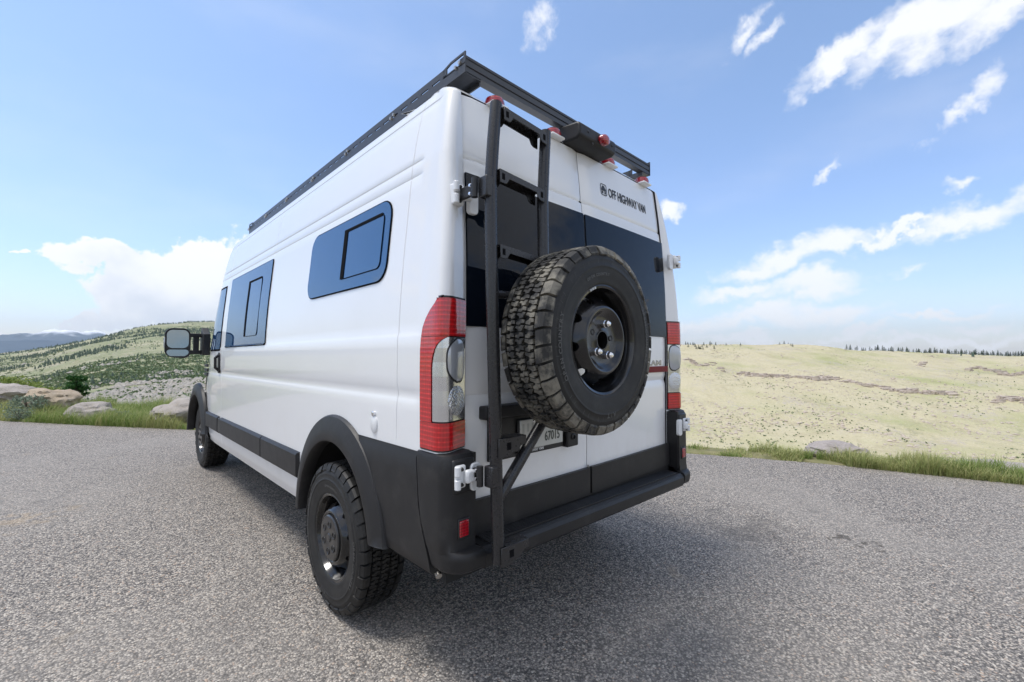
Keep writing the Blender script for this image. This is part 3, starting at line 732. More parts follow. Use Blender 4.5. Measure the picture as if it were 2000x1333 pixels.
vpart(MB().tube([(-.858, RY, .80), (-.60, RY, 1.075), (-.36, RY, 1.33), (SPX, RY, 1.40)], .0235, 16), 'diagonal_brace', 'powder_black', lad, angle=50)
vpart(MB().tube([(-.885, RY, 1.592), (-.3, RY, 1.592)], .016, 12), 'cross_tube', 'powder_black', lad)
vpart(MB().tube([(-.595, RY, 1.46), (-.595, RY, 1.30), (SPX, RY, 1.25)], .0235, 14), 'lower_tube', 'powder_black', lad)
vpart(MB().mm((SPX-.10, SPY+.16, SPZ-.10), (SPX+.10, RY-.015, SPZ+.14)), 'mount_plate', 'powder_black', lad, bevel=.006)
vpart(MB().mm((SPX-.04, RY-.02, SPZ-.04), (SPX+.04, .0, SPZ+.04)), 'door_support', 'powder_black', lad, bevel=.006)

# ---- wheels
NP = 38
TILE = [[(-67, .07), (-47, .0), (-43, .17), (-30, .24), (-31, .45), (-51, .52), (-54, .36), (-67, .30)], [(-67, .57), (-48, .62), (-30, .55), (-27, .76), (-42, .86), (-50, .97), (-67, .93)],
        [(-22, .12), (-4, .02), (1, .20), (17, .24), (20, .42), (2, .49), (-5, .35), (-23, .38)], [(-23, .53), (-7, .50), (-2, .63), (16, .55), (21, .70), (7, .80), (5, .96), (-12, .93), (-15, .76)],
        [(28, .13), (46, .07), (51, .20), (67, .15), (67, .42), (50, .49), (45, .36), (27, .38)], [(28, .57), (44, .52), (52, .60), (67, .53), (67, .83), (49, .90), (46, .99), (30, .93), (33, .76)]]
def crown(x): return .3765-.006*(abs(x)/.1)**2.5
def tyre_meshes():
    half = [(-.092, .208), (-.100, .214), (-.108, .222), (-.113, .232), (-.1145, .236), (-.1145, .244), (-.119, .262), (-.1225, .292), (-.1228, .296), (-.1242, .298), (-.1242, .302), (-.1224, .304), (-.1205, .326), (-.1212, .329), (-.1195, .333), (-.114, .348), (-.106, .360), (-.092, .3675), (-.05, .3715), (0, .3728)]
    prof = half+[(-x, r) for x, r in half[:-1][::-1]]
    car = MB().lathe(prof, 96)
    rr_ = random.Random(3)
    tr = MB()
    NC = 50
    for k in range(NC):
        for poly in TILE:
            top, bot = [], []
            for w_, t in poly:
                a = 2*PI*(k+t)/NC; x = w_/1000; R_ = crown(x)+.0124; a2 = a
                top.append((x, R_*math.sin(a), R_*math.cos(a))); rb = crown(x)-.003; bot.append((x, rb*math.sin(a2), rb*math.cos(a2)))
            n = len(poly); tr.add(top+bot, [tuple(range(n))]+[(i, (i+1) % n, n+(i+1) % n, n+i) for i in range(n)])
            # sipe: a thin cut across the block, standing as two lips
    for k in range(NP):
        for sd_ in (-1, 1):
            for j, (t0, t1) in enumerate(((.085, .915),)):
                j = k % 2; w0 = .0735 if j == 0 else .079; ext = .1195 if j == 0 else .1155
                out = [(w0, .3872), (.096, .3862), (.108, .380), (ext-.001, .360), (ext+.0035, .349 if j == 0 else .354)]; inn = [(w0, .372), (.096, .368), (.104, .361), (.112, .350), (.116, .345)]
                vs = []
                for t in (t0, t1):
                    sk = .10*sd_
                    for w_, R_ in out+inn[::-1]:
                        a = 2*PI*(k+t+sk*(w_-.09)/.03+(0.25 if sd_ > 0 else 0))/NP; vs.append((sd_*w_, R_*math.sin(a), R_*math.cos(a)))
                m = 10; tr.add(vs, [tuple(range(m)), tuple(range(m, 2*m))]+[(i, (i+1) % m, m+(i+1) % m, m+i) for i in range(m)])
    # raised sidewall marks
    mk = MB()
    for sd_ in (-1,):
        for txt, R_, a0, sz in (('OPEN COUNTRY', .306, 62, .026), ('A/T', .306, 172, .026), ('OPEN COUNTRY', .306, 242, .026), ('OPEN COUNTRY', .268, 330, .016)):
            adv = 0.
            for ch in txt:
                if ch != ' ':
                    vs, fs = text_geo(ch, sz, .0, 1.1, .0006); cxw = (min(v[0] for v in vs)+max(v[0] for v in vs))/2; phi = math.radians(a0)+adv/R_; q = []
                    for a, b, c_ in vs:
                        u = a-cxw; rad = R_+b-sz*.35; u2 = rad*math.sin(phi)+u*math.cos(phi); v2 = rad*math.cos(phi)-u*math.sin(phi); q.append((-(.1215 if rad < .29 else .1235)-.0008, -u2, v2))
                    mk.add(q, fs)
                adv += sz*(.86 if ch != ' ' else .5)
        for k in range(60):
            a = 2*PI*k/60; da = .008
            if k % 3: mk.add([(-.1206, -.311*math.sin(a), .311*math.cos(a)), (-.1206, -.311*math.sin(a+.003), .311*math.cos(a+.003)), (-.1216, -.330*math.sin(a+da+.003), .330*math.cos(a+da+.003)), (-.1216, -.330*math.sin(a+da), .330*math.cos(a+da))], [(0, 1, 2, 3)])
    mk.v = [(x-.0012, y, z) for x, y, z in mk.v]
    return car.mesh('tyre', 40), tr.mesh('tread', 0), mk.mesh('sidewall_marks', 0)
ME_TYRE, ME_TREAD, ME_MARK = tyre_meshes()
ME_TYRE.materials.append(MATS['rubber']); ME_TREAD.materials.append(MATS['rubber']); ME_MARK.materials.append(MATS['rubber_line'])
ME_TREAD2 = ME_TREAD.copy(); ME_TREAD2.materials[0] = MATS['tread_new']
def rim_mesh():
    mb = MB()
    mb.lathe([(-.085, .204), (-.1075, .213), (-.1115, .222), (-.1095, .2275), (-.1060, .224), (-.1025, .214), (-.088, .208), (-.08, .201), (-.060, .198), (-.034, .193), (.03, .181), (.085, .195), (.1, .208), (.108, .222)], 72)
    xr = lambda r: -.038-(.194-r)/(.194-.146)*.064
    N = 9
    for s in range(N):
        a0, a1 = 2*PI*s/N, 2*PI*(s+1)/N; ac = (a0+a1)/2; r0, r1 = .146, .194; B_, H_, I_ = [], [], []
        bd_ = [(a0+(a1-a0)*k/6, r0) for k in range(6)]+[(a1, r0+(r1-r0)*k/3) for k in range(3)]+[(a1-(a1-a0)*k/6, r1) for k in range(6)]+[(a0, r1-(r1-r0)*k/3) for k in range(3)]
        for a, r in bd_:
            th = math.atan2((r-.170)*1.0, (a-ac)*.170); ha, hr = ac+.0205*math.cos(th)/.170, .170+.0165*math.sin(th)
            B_.append((xr(r), r*math.sin(a), r*math.cos(a))); H_.append((xr(hr)-.001, hr*math.sin(ha), hr*math.cos(ha))); I_.append((xr(hr)+.012, hr*math.sin(ha), hr*math.cos(ha)))
        n = len(B_); mb.add(B_+H_+I_, [(i, (i+1) % n, n+(i+1) % n, n+i) for i in range(n)]+[(n+i, n+(i+1) % n, 2*n+(i+1) % n, 2*n+i) for i in range(n)])
    mb.lathe([(xr(.146), .146), (-0.1095, .141), (-0.1135, .136), (-0.1145, .131), (-0.1130, .126), (-0.1070, .119), (-0.0970, .109), (-0.0920, .101), (-0.0900, .092), (-0.0890, .05), (-0.0920, .042), (-0.0960, .040), (-0.0960, .036), (-0.0740, .035), (.03, .035)], 60)
    return mb.mesh('rim', 40, weld=.0002)
ME_RIM = rim_mesh(); ME_RIM.materials.append(MATS['rim_black'])
def wheel(name, loc, rot, spare=False, label=None):
    e = link(name, None, van, tuple(a+b for a, b in zip(loc, INV))); e.rotation_euler = rot
    if label: e['label'] = label
    t = link('tyre', ME_TYRE, e); link('tread', ME_TREAD2 if spare else ME_TREAD, e); link('sidewall_marking', ME_MARK, e)['kind'] = 'stuff'; link('rim', ME_RIM, e)
    if spare:
        for k in range(5):
            a = math.radians(10+72*k); y, z = -.068*math.sin(a), .068*math.cos(a); M = Matrix.Translation((-.090, y, z))
            if k in (0, 2, 3):
                MB().lathe([(.0, .016), (-.014, .016), (-.016, .0135), (-.028, .0130), (-.034, .008), (-.035, 0)], 12, M).build('lug_nut', 'chrome', e, angle=30)
            else: MB().lathe([(.012, 0), (-.0008, .0085), (-.0025, .0105), (.0, .0125)], 14, M).build('lug_hole', 'plastic_dark', e)
        for k in range(3):
            a = math.radians(-28+k*4); MB().box((-.1125, -.219*math.sin(a), .219*math.cos(a)), (.004, .0125, .010), Matrix.Rotation(a, 3, 'X')).build('balance_weight', 'steel', e, bevel=.001)
        MB().lathe([(.0, .10), (.0, .0)], 24, Matrix.Translation((.02, 0, 0))).build('back_disc', 'under', e)
    else:
        MB().lathe([(-0.1000, .118), (-0.1180, .117), (-0.1235, .110), (-0.1245, .080), (-0.1255, .03), (-0.1235, .024), (-0.1285, .02), (-0.1295, 0)], 40).build('centre_cap', 'cap_black', e)
        for k in range(6):
            a = 2*PI*k/6+.2; MB().lathe([(-0.1140, 0), (-0.1235, .0105), (-0.1285, .0155), (-0.1275, .019), (-0.1230, .020)], 16, Matrix.Translation((0, .070*math.sin(a), .070*math.cos(a)))).build('lug_recess', 'plastic_dark', e)
        MB().lathe([(-.005, .172), (-.005, .0)], 32).build('brake_drum', 'under', e)
        MB().lathe([(.06, .172), (.06, .0)], 32).build('inner_disc', 'under', e)
    return e
XW_R, XW_F = -.926, -.868
wheel('wheel', (XW_R, HUB_R, HUB_Z), (math.radians(17), 0, 0), label='left rear wheel'); wheel('wheel', (-XW_R, HUB_R, HUB_Z), (0, 0, PI), label='right rear wheel')
wheel('wheel', (XW_F, HUB_F, HUB_Z), (math.radians(40), 0, 0), label='left front wheel'); wheel('wheel', (-XW_F, HUB_F, HUB_Z), (0, 0, PI), label='right front wheel')
wheel('spare_wheel', (SPX, SPY+.1225, SPZ), (0, 0, PI/2), True, 'spare wheel with black steel rim and new off-road tyre')

# ---- roof edge: marker lights, brake light housing
def marker(x, y, z):
    mb = MB(); rows = []
    for k, (sx, sy, dz) in enumerate(((.046, .040, -.012), (.047, .042, .006), (.042, .036, .026), (.028, .024, .036), (.008, .008, .038))):
        rows.append([(x+sx*math.cos(2*PI*i/20)*(1 if k else 1), y+sy*math.sin(2*PI*i/20)*1.2, z+dz) for i in range(21)])
    mb.grid(rows); o = vpart(mb, 'marker_light', 'red_small', angle=30)
    vpart(MB().mm((x-.052, y-.05, z-.02), (x+.052, y+.09, z-.006)), 'marker_base', 'white_paint', o, bevel=.008); return o
for x in (-.655, -.245, .265, .675): marker(x, .088, 2.516)
mb = MB(); mb.prism([(-.01, 2.50), (-.035, 2.515), (-.035, 2.575), (-.02, 2.59), (.16, 2.605), (.16, 2.50)], -.165, .175, lambda u, v, d_: (d_, u, v))
bl = vpart(mb, 'brake_light_housing', 'black_plastic', bevel=.012, seg=3)
mb = MB(); rows = []
for k, (s_, d_) in enumerate(((1.0, .0), (1.0, -.014), (.85, -.026), (.4, -.034), (.05, -.035))):
    rows.append([(.04+.040*s_*math.cos(2*PI*i/20), -.036+d_, 2.545+.030*s_*math.sin(2*PI*i/20)) for i in range(21)])
mb.grid(rows); vpart(mb, 'lamp', 'red_small', bl, angle=30)
for x in (-.09, .135): vpart(MB().lathe([(.0, 0), (-.003, 0), (-.003, .006), (.0, .0075)], 10, Matrix.Translation((x, -.0355, 2.55)) @ Matrix.Rotation(PI/2, 4, 'Z')), 'screw', 'plastic_dark', bl)
vpart(MB().lathe([(.002, 0), (-.006, 0), (-.006, .008), (.0, .011)], 12, Matrix.Translation((-.04, -.022, 2.508)) @ Matrix.Rotation(PI/2, 4, 'Z')), 'camera_eye', 'plastic_dark', bl)
# ---- roof rack
rack = vgroup('roof_rack'); rack['label'] = 'long black slotted rack on the roof'
for s in (-1, 1):
    x = s*.815; mb = MB(); y0, y1 = .10, 3.69; zt, zb = 2.695, 2.612
    mb.mm((x-.003, y0, zb), (x+.003, y1, zb+.044)); mb.mm((x-.003, y0+.16, zb+.053), (x+.003, y1-.10, zt))
    y = y0+.16
    while y < y1-.1:
        mb.mm((x-.003, y, zb+.0435), (x+.003, y+.034, zb+.0535)); y += .098
    # raised ends
    for e, dr_ in ((y0, 1), (y1, -1)):
        fr = lambda u, v, d_, e=e, dr_=dr_: (x-.003+d_, e+dr_*u, v)
        for o_ in ([(0, zb+.039), (.012, zb+.039), (.012, zt+.004), (0, zt+.012)], [(0, zt+.012), (.11, zt+.012), (.165, zt), (.165, zt-.010), (.108, zt+.002), (.012, zt+.002)],
                   [(.012, zb+.0395), (.165, zb+.0395), (.165, zb+.050), (.012, zb+.050)], [(.14, zb+.045), (.162, zb+.045), (.162, zt-.008), (.14, zt-.004)]):
            mb.prism(o_, 0, .006, fr)
    rl = vpart(mb, 'side_rail', 'rack_metal', rack, angle=0)
    vpart(MB().mm((x-s*.003, y0+.005, zb-.001), (x-s*.095, y1, zb+.004)), 'rail_flange', 'rack_metal', rack)
    vpart(MB().mm((x-s*.088, y0+.01, zb-.022), (x-s*.095, y1, zb-.001)), 'rail_lip', 'rack_metal', rack)
    for k in range(7): vpart(MB().mm((x-s*.10, .35+k*.53, 2.575), (x-s*.05, .43+k*.53, zb-.001)), 'rail_foot', 'rack_metal', rack)
    for k in range(7):
        for q in (0, .03): vpart(MB().lathe([(.0, 0), (-.008, 0), (-.009, .008), (.0, .009)], 8, Matrix.Translation((x+s*.003, .135+k*.59+q, zb+.054-q*.3)) @ (Matrix.Rotation(PI, 4, 'Z') if s > 0 else Matrix.Identity(4))), 'rack_bolt', 'steel', rack)
for y in (.125, .72, 1.31, 1.90, 2.49, 3.08, 3.66):
    pr = [(-.022, .0), (-.022, .018), (-.017, .021), (-.017, .026), (-.022, .029), (-.022, .052), (-.017, .055), (-.017, .060), (-.021, .063), (-.021, .074), (.022, .074), (.022, .0)]
    mb = MB(); mb.prism([(y+u, 2.618+v) for u, v in pr], -.811, .811, lambda u, v, d_: (d_, u, v)); vpart(mb, 'crossbar', 'rack_metal', rack, angle=25)

# ---- towing mirrors
def tow_mirror(s):
    mr = vgroup('towing_mirror')
    yc_, xc, zc = 4.93, -1.232, 1.515
    R_ = Matrix.Rotation(math.radians(-6), 3, 'Z')
    def fr(u, v, d_): p = R_ @ Vector((u, -d_+.045*v, 0)); return (xc+p.x, yc_+p.y, zc+v)
    head = rr(-.122, .118, -.172, .168, .075, 6); head = [(u+(.012 if v < -.05 and u < 0 else 0)-(.012 if u < 0 and v < 0 else 0), v-(.012*u/.12 if v < -.1 else 0)) for u, v in head]
    mb = MB(); n = len(head); rows = []
    for sc, d_ in ((1., .0), (1.02, -.03), (.95, -.08), (.75, -.115), (.3, -.13)): rows.append([fr(u*sc, v*sc, d_) for u, v in head+head[:1]])
    mb.grid(rows); vpart(bp(mb, s), 'mirror_shell', 'black_plastic', mr, angle=50)
    mb = MB(); mb.add([fr(u, v, 0.) for u, v in head], [tuple(range(n))]); vpart(bp(mb, s), 'mirror_back', 'plastic_dark', mr)
    g = rr(-.103, .100, -.062, .148, .055, 6); mb = MB(); mb.prism(g, .001, .004, fr); vpart(bp(mb, s), 'mirror_glass', 'mirror_glass', mr, angle=20)
    g = rr(-.103, .100, -.155, -.080, .03, 6); mb = MB(); mb.prism(g, .001, .004, fr); vpart(bp(mb, s), 'convex_mirror_glass', 'mirror_glass', mr, angle=20)
    mb = MB(); a, b = rr(-.118, .114, -.168, .164, .073, 6), rr(-.106, .103, -.158, .151, .060, 6); k = len(a)
    mb.add([fr(u, v, .008) for u, v in a]+[fr(u, v, .004) for u, v in b]+[fr(u, v, -.002) for u, v in a], [(i, (i+1) % k, k+(i+1) % k, k+i) for i in range(k)]+[(i, (i+1) % k, 2*k+(i+1) % k, 2*k+i) for i in range(k)])
    mb.prism([(-.106, -.080), (.103, -.080), (.103, -.062), (-.106, -.062)], .0, .006, fr); vpart(bp(mb, s), 'mirror_rim', 'black_plastic', mr, angle=30)
    mb = MB().box((xc-.118, yc_+.03, zc+.0), (.02, .035, .12)); vpart(bp(mb, s), 'side_marker', 'lens_clear', mr, bevel=.006)
    for z, h in ((1.605, .045), (1.405, .045)):
        mb = MB().mm((-1.13, yc_-.01, z-h/2), (-.93, yc_+.05, z+h/2)); vpart(bp(mb, s), 'mirror_arm', 'black_plastic', mr, bevel=.008)
    mb = MB().mm((-1.085, yc_+.0, 1.40), (-1.03, yc_+.045, 1.60)); vpart(bp(mb, s), 'arm_link', 'black_plastic', mr, bevel=.006)
    mb = MB(); mb.prism([(4.80, 1.37), (5.02, 1.37), (5.0, 1.62), (4.93, 1.70), (4.86, 1.64), (4.80, 1.62)], .0, .07, lambda u, v, d_: (-.99+d_-.02, u, v)); vpart(bp(mb, s), 'mirror_base', 'black_plastic', mr, bevel=.008)
    return mr
tow_mirror(-1)['label'] = 'left towing mirror'; tow_mirror(1)['label'] = 'right towing mirror'
# ------------------------------------------------------------------ terrain functions
def vnoise(x, y, seed=0):
    xi, yi = np.floor(x).astype(np.int64), np.floor(y).astype(np.int64); fx, fy = x-xi, y-yi
    fx = fx*fx*(3-2*fx); fy = fy*fy*(3-2*fy)
    def h(a, b):
        n = (a*374761393+b*668265263+seed*974711) & 0x7fffffff; n = ((n ^ (n >> 13))*1274126177) & 0x7fffffff; return ((n ^ (n >> 16)) & 0xffff)/65535.
    return (h(xi, yi)*(1-fx)+h(xi+1, yi)*fx)*(1-fy)+(h(xi, yi+1)*(1-fx)+h(xi+1, yi+1)*fx)*fy
def fbm(x, y, oct=5, seed=0, gain=.5):
    s, a, t = 0., 1., 0.
    for o in range(oct): s = s+a*vnoise(x*2**o, y*2**o, seed+o); t += a; a *= gain
    return s/t*2-1
C2 = CAM[:2]; F2 = np.array([math.sin(YAW), math.cos(YAW)]); R2 = np.array([math.cos(YAW), -math.sin(YAW)])
EDGE = [(-16, 31), (-9, 20.9), (-6.0, 16.3), (-3.19, 11.96), (-1.75, 9.77), (-.56, 8.06), (1.0, 5.8), (2.55, 3.5), (4.02, 1.28), (4.66, -.10), (5.15, -1.81), (5.5, -4), (5.6, -8), (5.0, -16), (3, -30)]
LOT = EDGE+[(-30, -34), (-55, -10), (-45, 25)]
def edge_pts(step=.12, jit=.035):
    out = []
    for a, b in zip(EDGE[:-1], EDGE[1:]):
        a, b = np.array(a), np.array(b); n = max(2, int(np.hypot(*(b-a))/step)); d_ = (b-a)/np.hypot(*(b-a)); nr = np.array([-d_[1], d_[0]])
        for k in range(n):
            p = a+(b-a)*k/n; out.append(tuple(p+nr*jit*float(fbm(np.array(p[0]*3.1), np.array(p[1]*3.1), 3, 5))*2))
    return out
def inside(px, py):
    r = np.zeros(np.shape(px), bool); n = len(LOT)
    for i in range(n):
        (x1, y1), (x2, y2) = LOT[i], LOT[(i+1) % n]
        c = ((y1 > py) != (y2 > py)) & (px < (x2-x1)*(py-y1)/((y2-y1) if y2 != y1 else 1e-9)+x1); r ^= c
    return r
def dist_edge(px, py):
    d_ = np.full(np.shape(px), 1e9); n = len(LOT)
    for i in range(n):
        a, b = np.array(LOT[i]), np.array(LOT[(i+1) % n]); ab = b-a; t = np.clip(((px-a[0])*ab[0]+(py-a[1])*ab[1])/(ab@ab), 0, 1)
        d_ = np.minimum(d_, np.hypot(px-a[0]-t*ab[0], py-a[1]-t*ab[1]))
    return d_
PROF = [(-180, [(40, 1), (100, 5), (300, 22), (1000, 60), (4000, 120)]), (-100, [(40, -1), (100, -2), (300, 5), (1000, 40), (4000, 60)]),
 (-75, [(40, -6), (150, -18), (400, -28), (900, -18), (1500, 5), (2500, 10), (5000, -60)]),
 (-52, [(40, -6), (100, -13), (200, -23), (400, -34), (800, -34), (1300, -22), (1700, -14), (2300, -18), (5000, -90)]),
 (-47, [(40, -6), (100, -13), (200, -21), (400, -28), (800, -22), (1100, -10), (1500, 4), (1750, 6), (2200, -10), (5000, -90)]),
 (-43, [(40, -6), (100, -12), (200, -18), (350, -19), (600, -10), (900, 6), (1200, 24), (1400, 36), (1500, 38), (1900, 10), (5000, -90)]),
 (-39.5, [(40, -6), (100, -12), (200, -18), (380, -17), (700, -1), (1000, 25), (1300, 54), (1480, 68), (1560, 69), (2000, 30), (5000, -80)]),
 (-36, [(40, -6), (100, -12), (200, -18), (400, -15), (700, 1), (1000, 30), (1300, 66), (1480, 86), (1560, 88), (2000, 50), (5000, -80)]),
 (-28, [(40, -7), (100, -14), (200, -22), (400, -18), (700, 0), (1000, 28), (1300, 60), (1480, 76), (1560, 77), (2000, 40), (5000, -80)]),
 (-5, [(40, -14), (200, -48), (330, -52), (500, -36), (700, -5), (850, 15), (920, 18), (1300, 0), (5000, -100)]),
 (21, [(40, -15), (150, -50), (250, -60), (355, -51), (450, -36), (560, -20), (645, -6), (730, 10), (775, 17.5), (830, 17.5), (1000, 10), (1700, 5), (5000, -120)]),
 (34, [(40, -15), (150, -50), (280, -60), (395, -51), (505, -37), (625, -21), (725, -6), (825, 9.5), (872, 15.5), (930, 15), (1100, 8), (1700, 3), (5000, -120)]),
 (45, [(40, -15), (150, -50), (300, -62), (466, -53), (594, -41), (735, -28), (850, -15), (950, -5), (1020, 1.5), (1080, 2), (1300, -2), (5000, -150)]),
 (50, [(40, -15), (150, -50), (320, -64), (500, -54), (640, -42), (780, -30), (900, -18), (1000, -9), (1080, -3.5), (1150, -3), (1400, -8), (5000, -160)]),
 (75, [(40, -12), (200, -50), (400, -60), (800, -35), (1100, -15), (5000, -150)]), (110, [(40, -3), (100, -4), (300, 5), (1000, 30), (4000, 60)]), (180, [(40, 1), (100, 5), (300, 22), (1000, 60), (4000, 120)])]
RG = np.concatenate([np.geomspace(1.5, 40, 70), np.geomspace(41, 6000, 330)])
_az = np.array([p[0] for p in PROF], float); _tab = np.array([np.interp(np.log(RG), np.log([q[0] for q in p[1]]), [q[1] for q in p[1]]) for p in PROF])
AZF = np.linspace(-180, 180, 721)
TAB = np.array([np.interp(AZF, _az, _tab[:, j]) for j in range(len(RG))]).T
ker = np.hanning(9); ker /= ker.sum()
TAB = np.array([np.convolve(np.pad(TAB[:, j], 4, mode='wrap'), ker, 'valid') for j in range(len(RG))]).T
def far_z(azd, r):
    ai = np.clip((azd+180)*2, 0, 719.999); ri = np.interp(np.log(r), np.log(RG), np.arange(len(RG))); ri = np.clip(ri, 0, len(RG)-1.001)
    a0, r0 = ai.astype(int), ri.astype(int); fa, fr_ = ai-a0, ri-r0
    return (TAB[a0, r0]*(1-fa)+TAB[a0+1, r0]*fa)*(1-fr_)+(TAB[a0, r0+1]*(1-fa)+TAB[a0+1, r0+1]*fa)*fr_
def terr(x, y):
    x, y = np.asarray(x, float), np.asarray(y, float); dx, dy = x-C2[0], y-C2[1]; r = np.maximum(np.hypot(dx, dy), 1.5)
    a = np.degrees(np.arctan2(dx*R2[0]+dy*R2[1], dx*F2[0]+dy*F2[1]))
    z = far_z(a, np.maximum(r, 40))
    amp = np.interp(r, [30, 100, 300, 800, 1500, 5000], [0, .5, 2.2, 4.0, 7, 20])
    z = z+amp*fbm(x/90, y/90, 5, 11)+np.interp(r, [60, 200, 500, 1500], [0, .5, 1.5, 2.2])*fbm(x/16, y/16, 5, 21)
    q = np.where(inside(x, y), 0, dist_edge(x, y))
    rt = np.clip((a+5)/25, 0, 1)
    near = (1-rt)*np.interp(q, [0, .5, 1.2, 2.6, 4.5, 8, 14, 30, 60], [-.02, .04, .07, -.02, -.6, -2.2, -4.2, -6.5, -9])+rt*np.interp(q, [0, .4, .9, 2, 4, 8, 14, 30, 60], [-.02, .0, -.08, -.75, -2.1, -4.6, -8, -14.5, -25])
    near = near+.05*np.clip(q, 0, 2)*fbm(x/1.3, y/1.3, 4, 31)
    back = np.abs(a) > 95
    near = np.where(back, .01*q, near)
    bl_ = np.clip((np.log(np.maximum(q, .1))-math.log(12))/(math.log(45)-math.log(12)), 0, 1); bl_ = bl_*bl_*(3-2*bl_)
    z = near*(1-bl_)+z*bl_
    return np.where(inside(x, y), -.25+np.minimum(0, 0), z)
def pix_dir(px, row): d_ = AX_R*(px-1000)/FPX-AX_U*(row-666.5)/FPX+AX_F; return d_/np.linalg.norm(d_)
RS = np.geomspace(14, 4000, 900)
def px_ter(px, row, rmin=20):
    d_ = pix_dir(px, row); t = RS[RS > rmin]; P = CAM+t[:, None]*d_; h = P[:, 2]-terr(P[:, 0], P[:, 1]); i = np.argmax(h < 0)
    return P[i] if h[i] < 0 else None

# ------------------------------------------------------------------ materials of the land
def asphalt():
    m = bpy.data.materials.new('chip_seal'); m.use_nodes = True; g = NT(m.node_tree); p = g.pos()
    v = g.node('ShaderNodeTexVoronoi', {'Vector': p, 'Scale': 104.}); v2 = g.node('ShaderNodeTexVoronoi', {'Vector': p, 'Scale': 170.})
    pick = g.noise(p, 40, 2)
    s = g.node('ShaderNodeSeparateColor', {0: v.outputs['Color']})
    c = g.ramp(s.outputs[0], [(0, (.045, .043, .043)), (.18, (.11, .106, .105)), (.42, (.22, .207, .195)), (.62, (.33, .308, .285)), (.8, (.45, .41, .36)), (.93, (.60, .57, .52)), (1., (.42, .30, .22))])
    s2 = g.node('ShaderNodeSeparateColor', {0: v2.outputs['Color']})
    c = g.mix(g.m('MULTIPLY', g.m('GREATER_THAN', s2.outputs[1], .72), .75), c, g.ramp(s2.outputs[0], [(0, (.05, .05, .052)), (.5, (.25, .235, .22)), (1, (.52, .49, .45))]))
    gap = g.smooth(v.outputs['Distance'], .42, .80)
    c = g.mix(g.m('MULTIPLY', gap, .72), c, (.028, .027, .027))
    big = g.noise(p, .55, 5, .6)
    c = g.mix(g.m('MULTIPLY', g.smooth(big, .42, .68), .34), c, (.30, .285, .265))
    c = g.mix(g.m('MULTIPLY', g.smooth(g.noise(p, .9, 4, .6, 1.5), .60, .74), .42), c, (.085, .082, .080))
    c = g.mix(g.m('MULTIPLY', g.smooth(g.noise(p, 2.1, 3, .5), .66, .8), .4), c, (.36, .28, .17))
    def spot(x, y, rx, ry, col, k, c):
        q = g.node('ShaderNodeMapping', {'Vector': g.vm('ADD', p, g.vm('SCALE', g.noise(p, 7, 3, out=1), (0, 0, 0)))}, vector_type='TEXTURE'); q.inputs['Location'].default_value = (x, y, 0); q.inputs['Scale'].default_value = (rx, ry, 1)
        f = g.m('ADD', g.vm('LENGTH', q.outputs[0]), g.m('MULTIPLY', g.m('SUBTRACT', g.noise(p, 9, 4, .65), .5), 1.6))
        return g.mix(g.m('MULTIPLY', g.smooth(f, 1.05, .45), k), c, col)
    c = spot(2.57, -.28, .16, .10, (.045, .038, .03), .85, c); c = spot(2.3, .28, .5, .26, (.08, .072, .065), .4, c); c = spot(-2.0, 4.4, .5, .2, (.42, .31, .17), .28, c)
    b = g.bump(g.m('ADD', g.m('MULTIPLY', v.outputs['Distance'], -1.), g.m('MULTIPLY', v2.outputs['Distance'], -.35)), .6, .009)
    c = g.mix(1.0, c, (1.0, .965, .925), 'MULTIPLY')
    pr = g.node('ShaderNodeBsdfPrincipled', {'Base Color': c, 'Roughness': .78, 'Normal': b}); g.out(pr.outputs[0]); return m
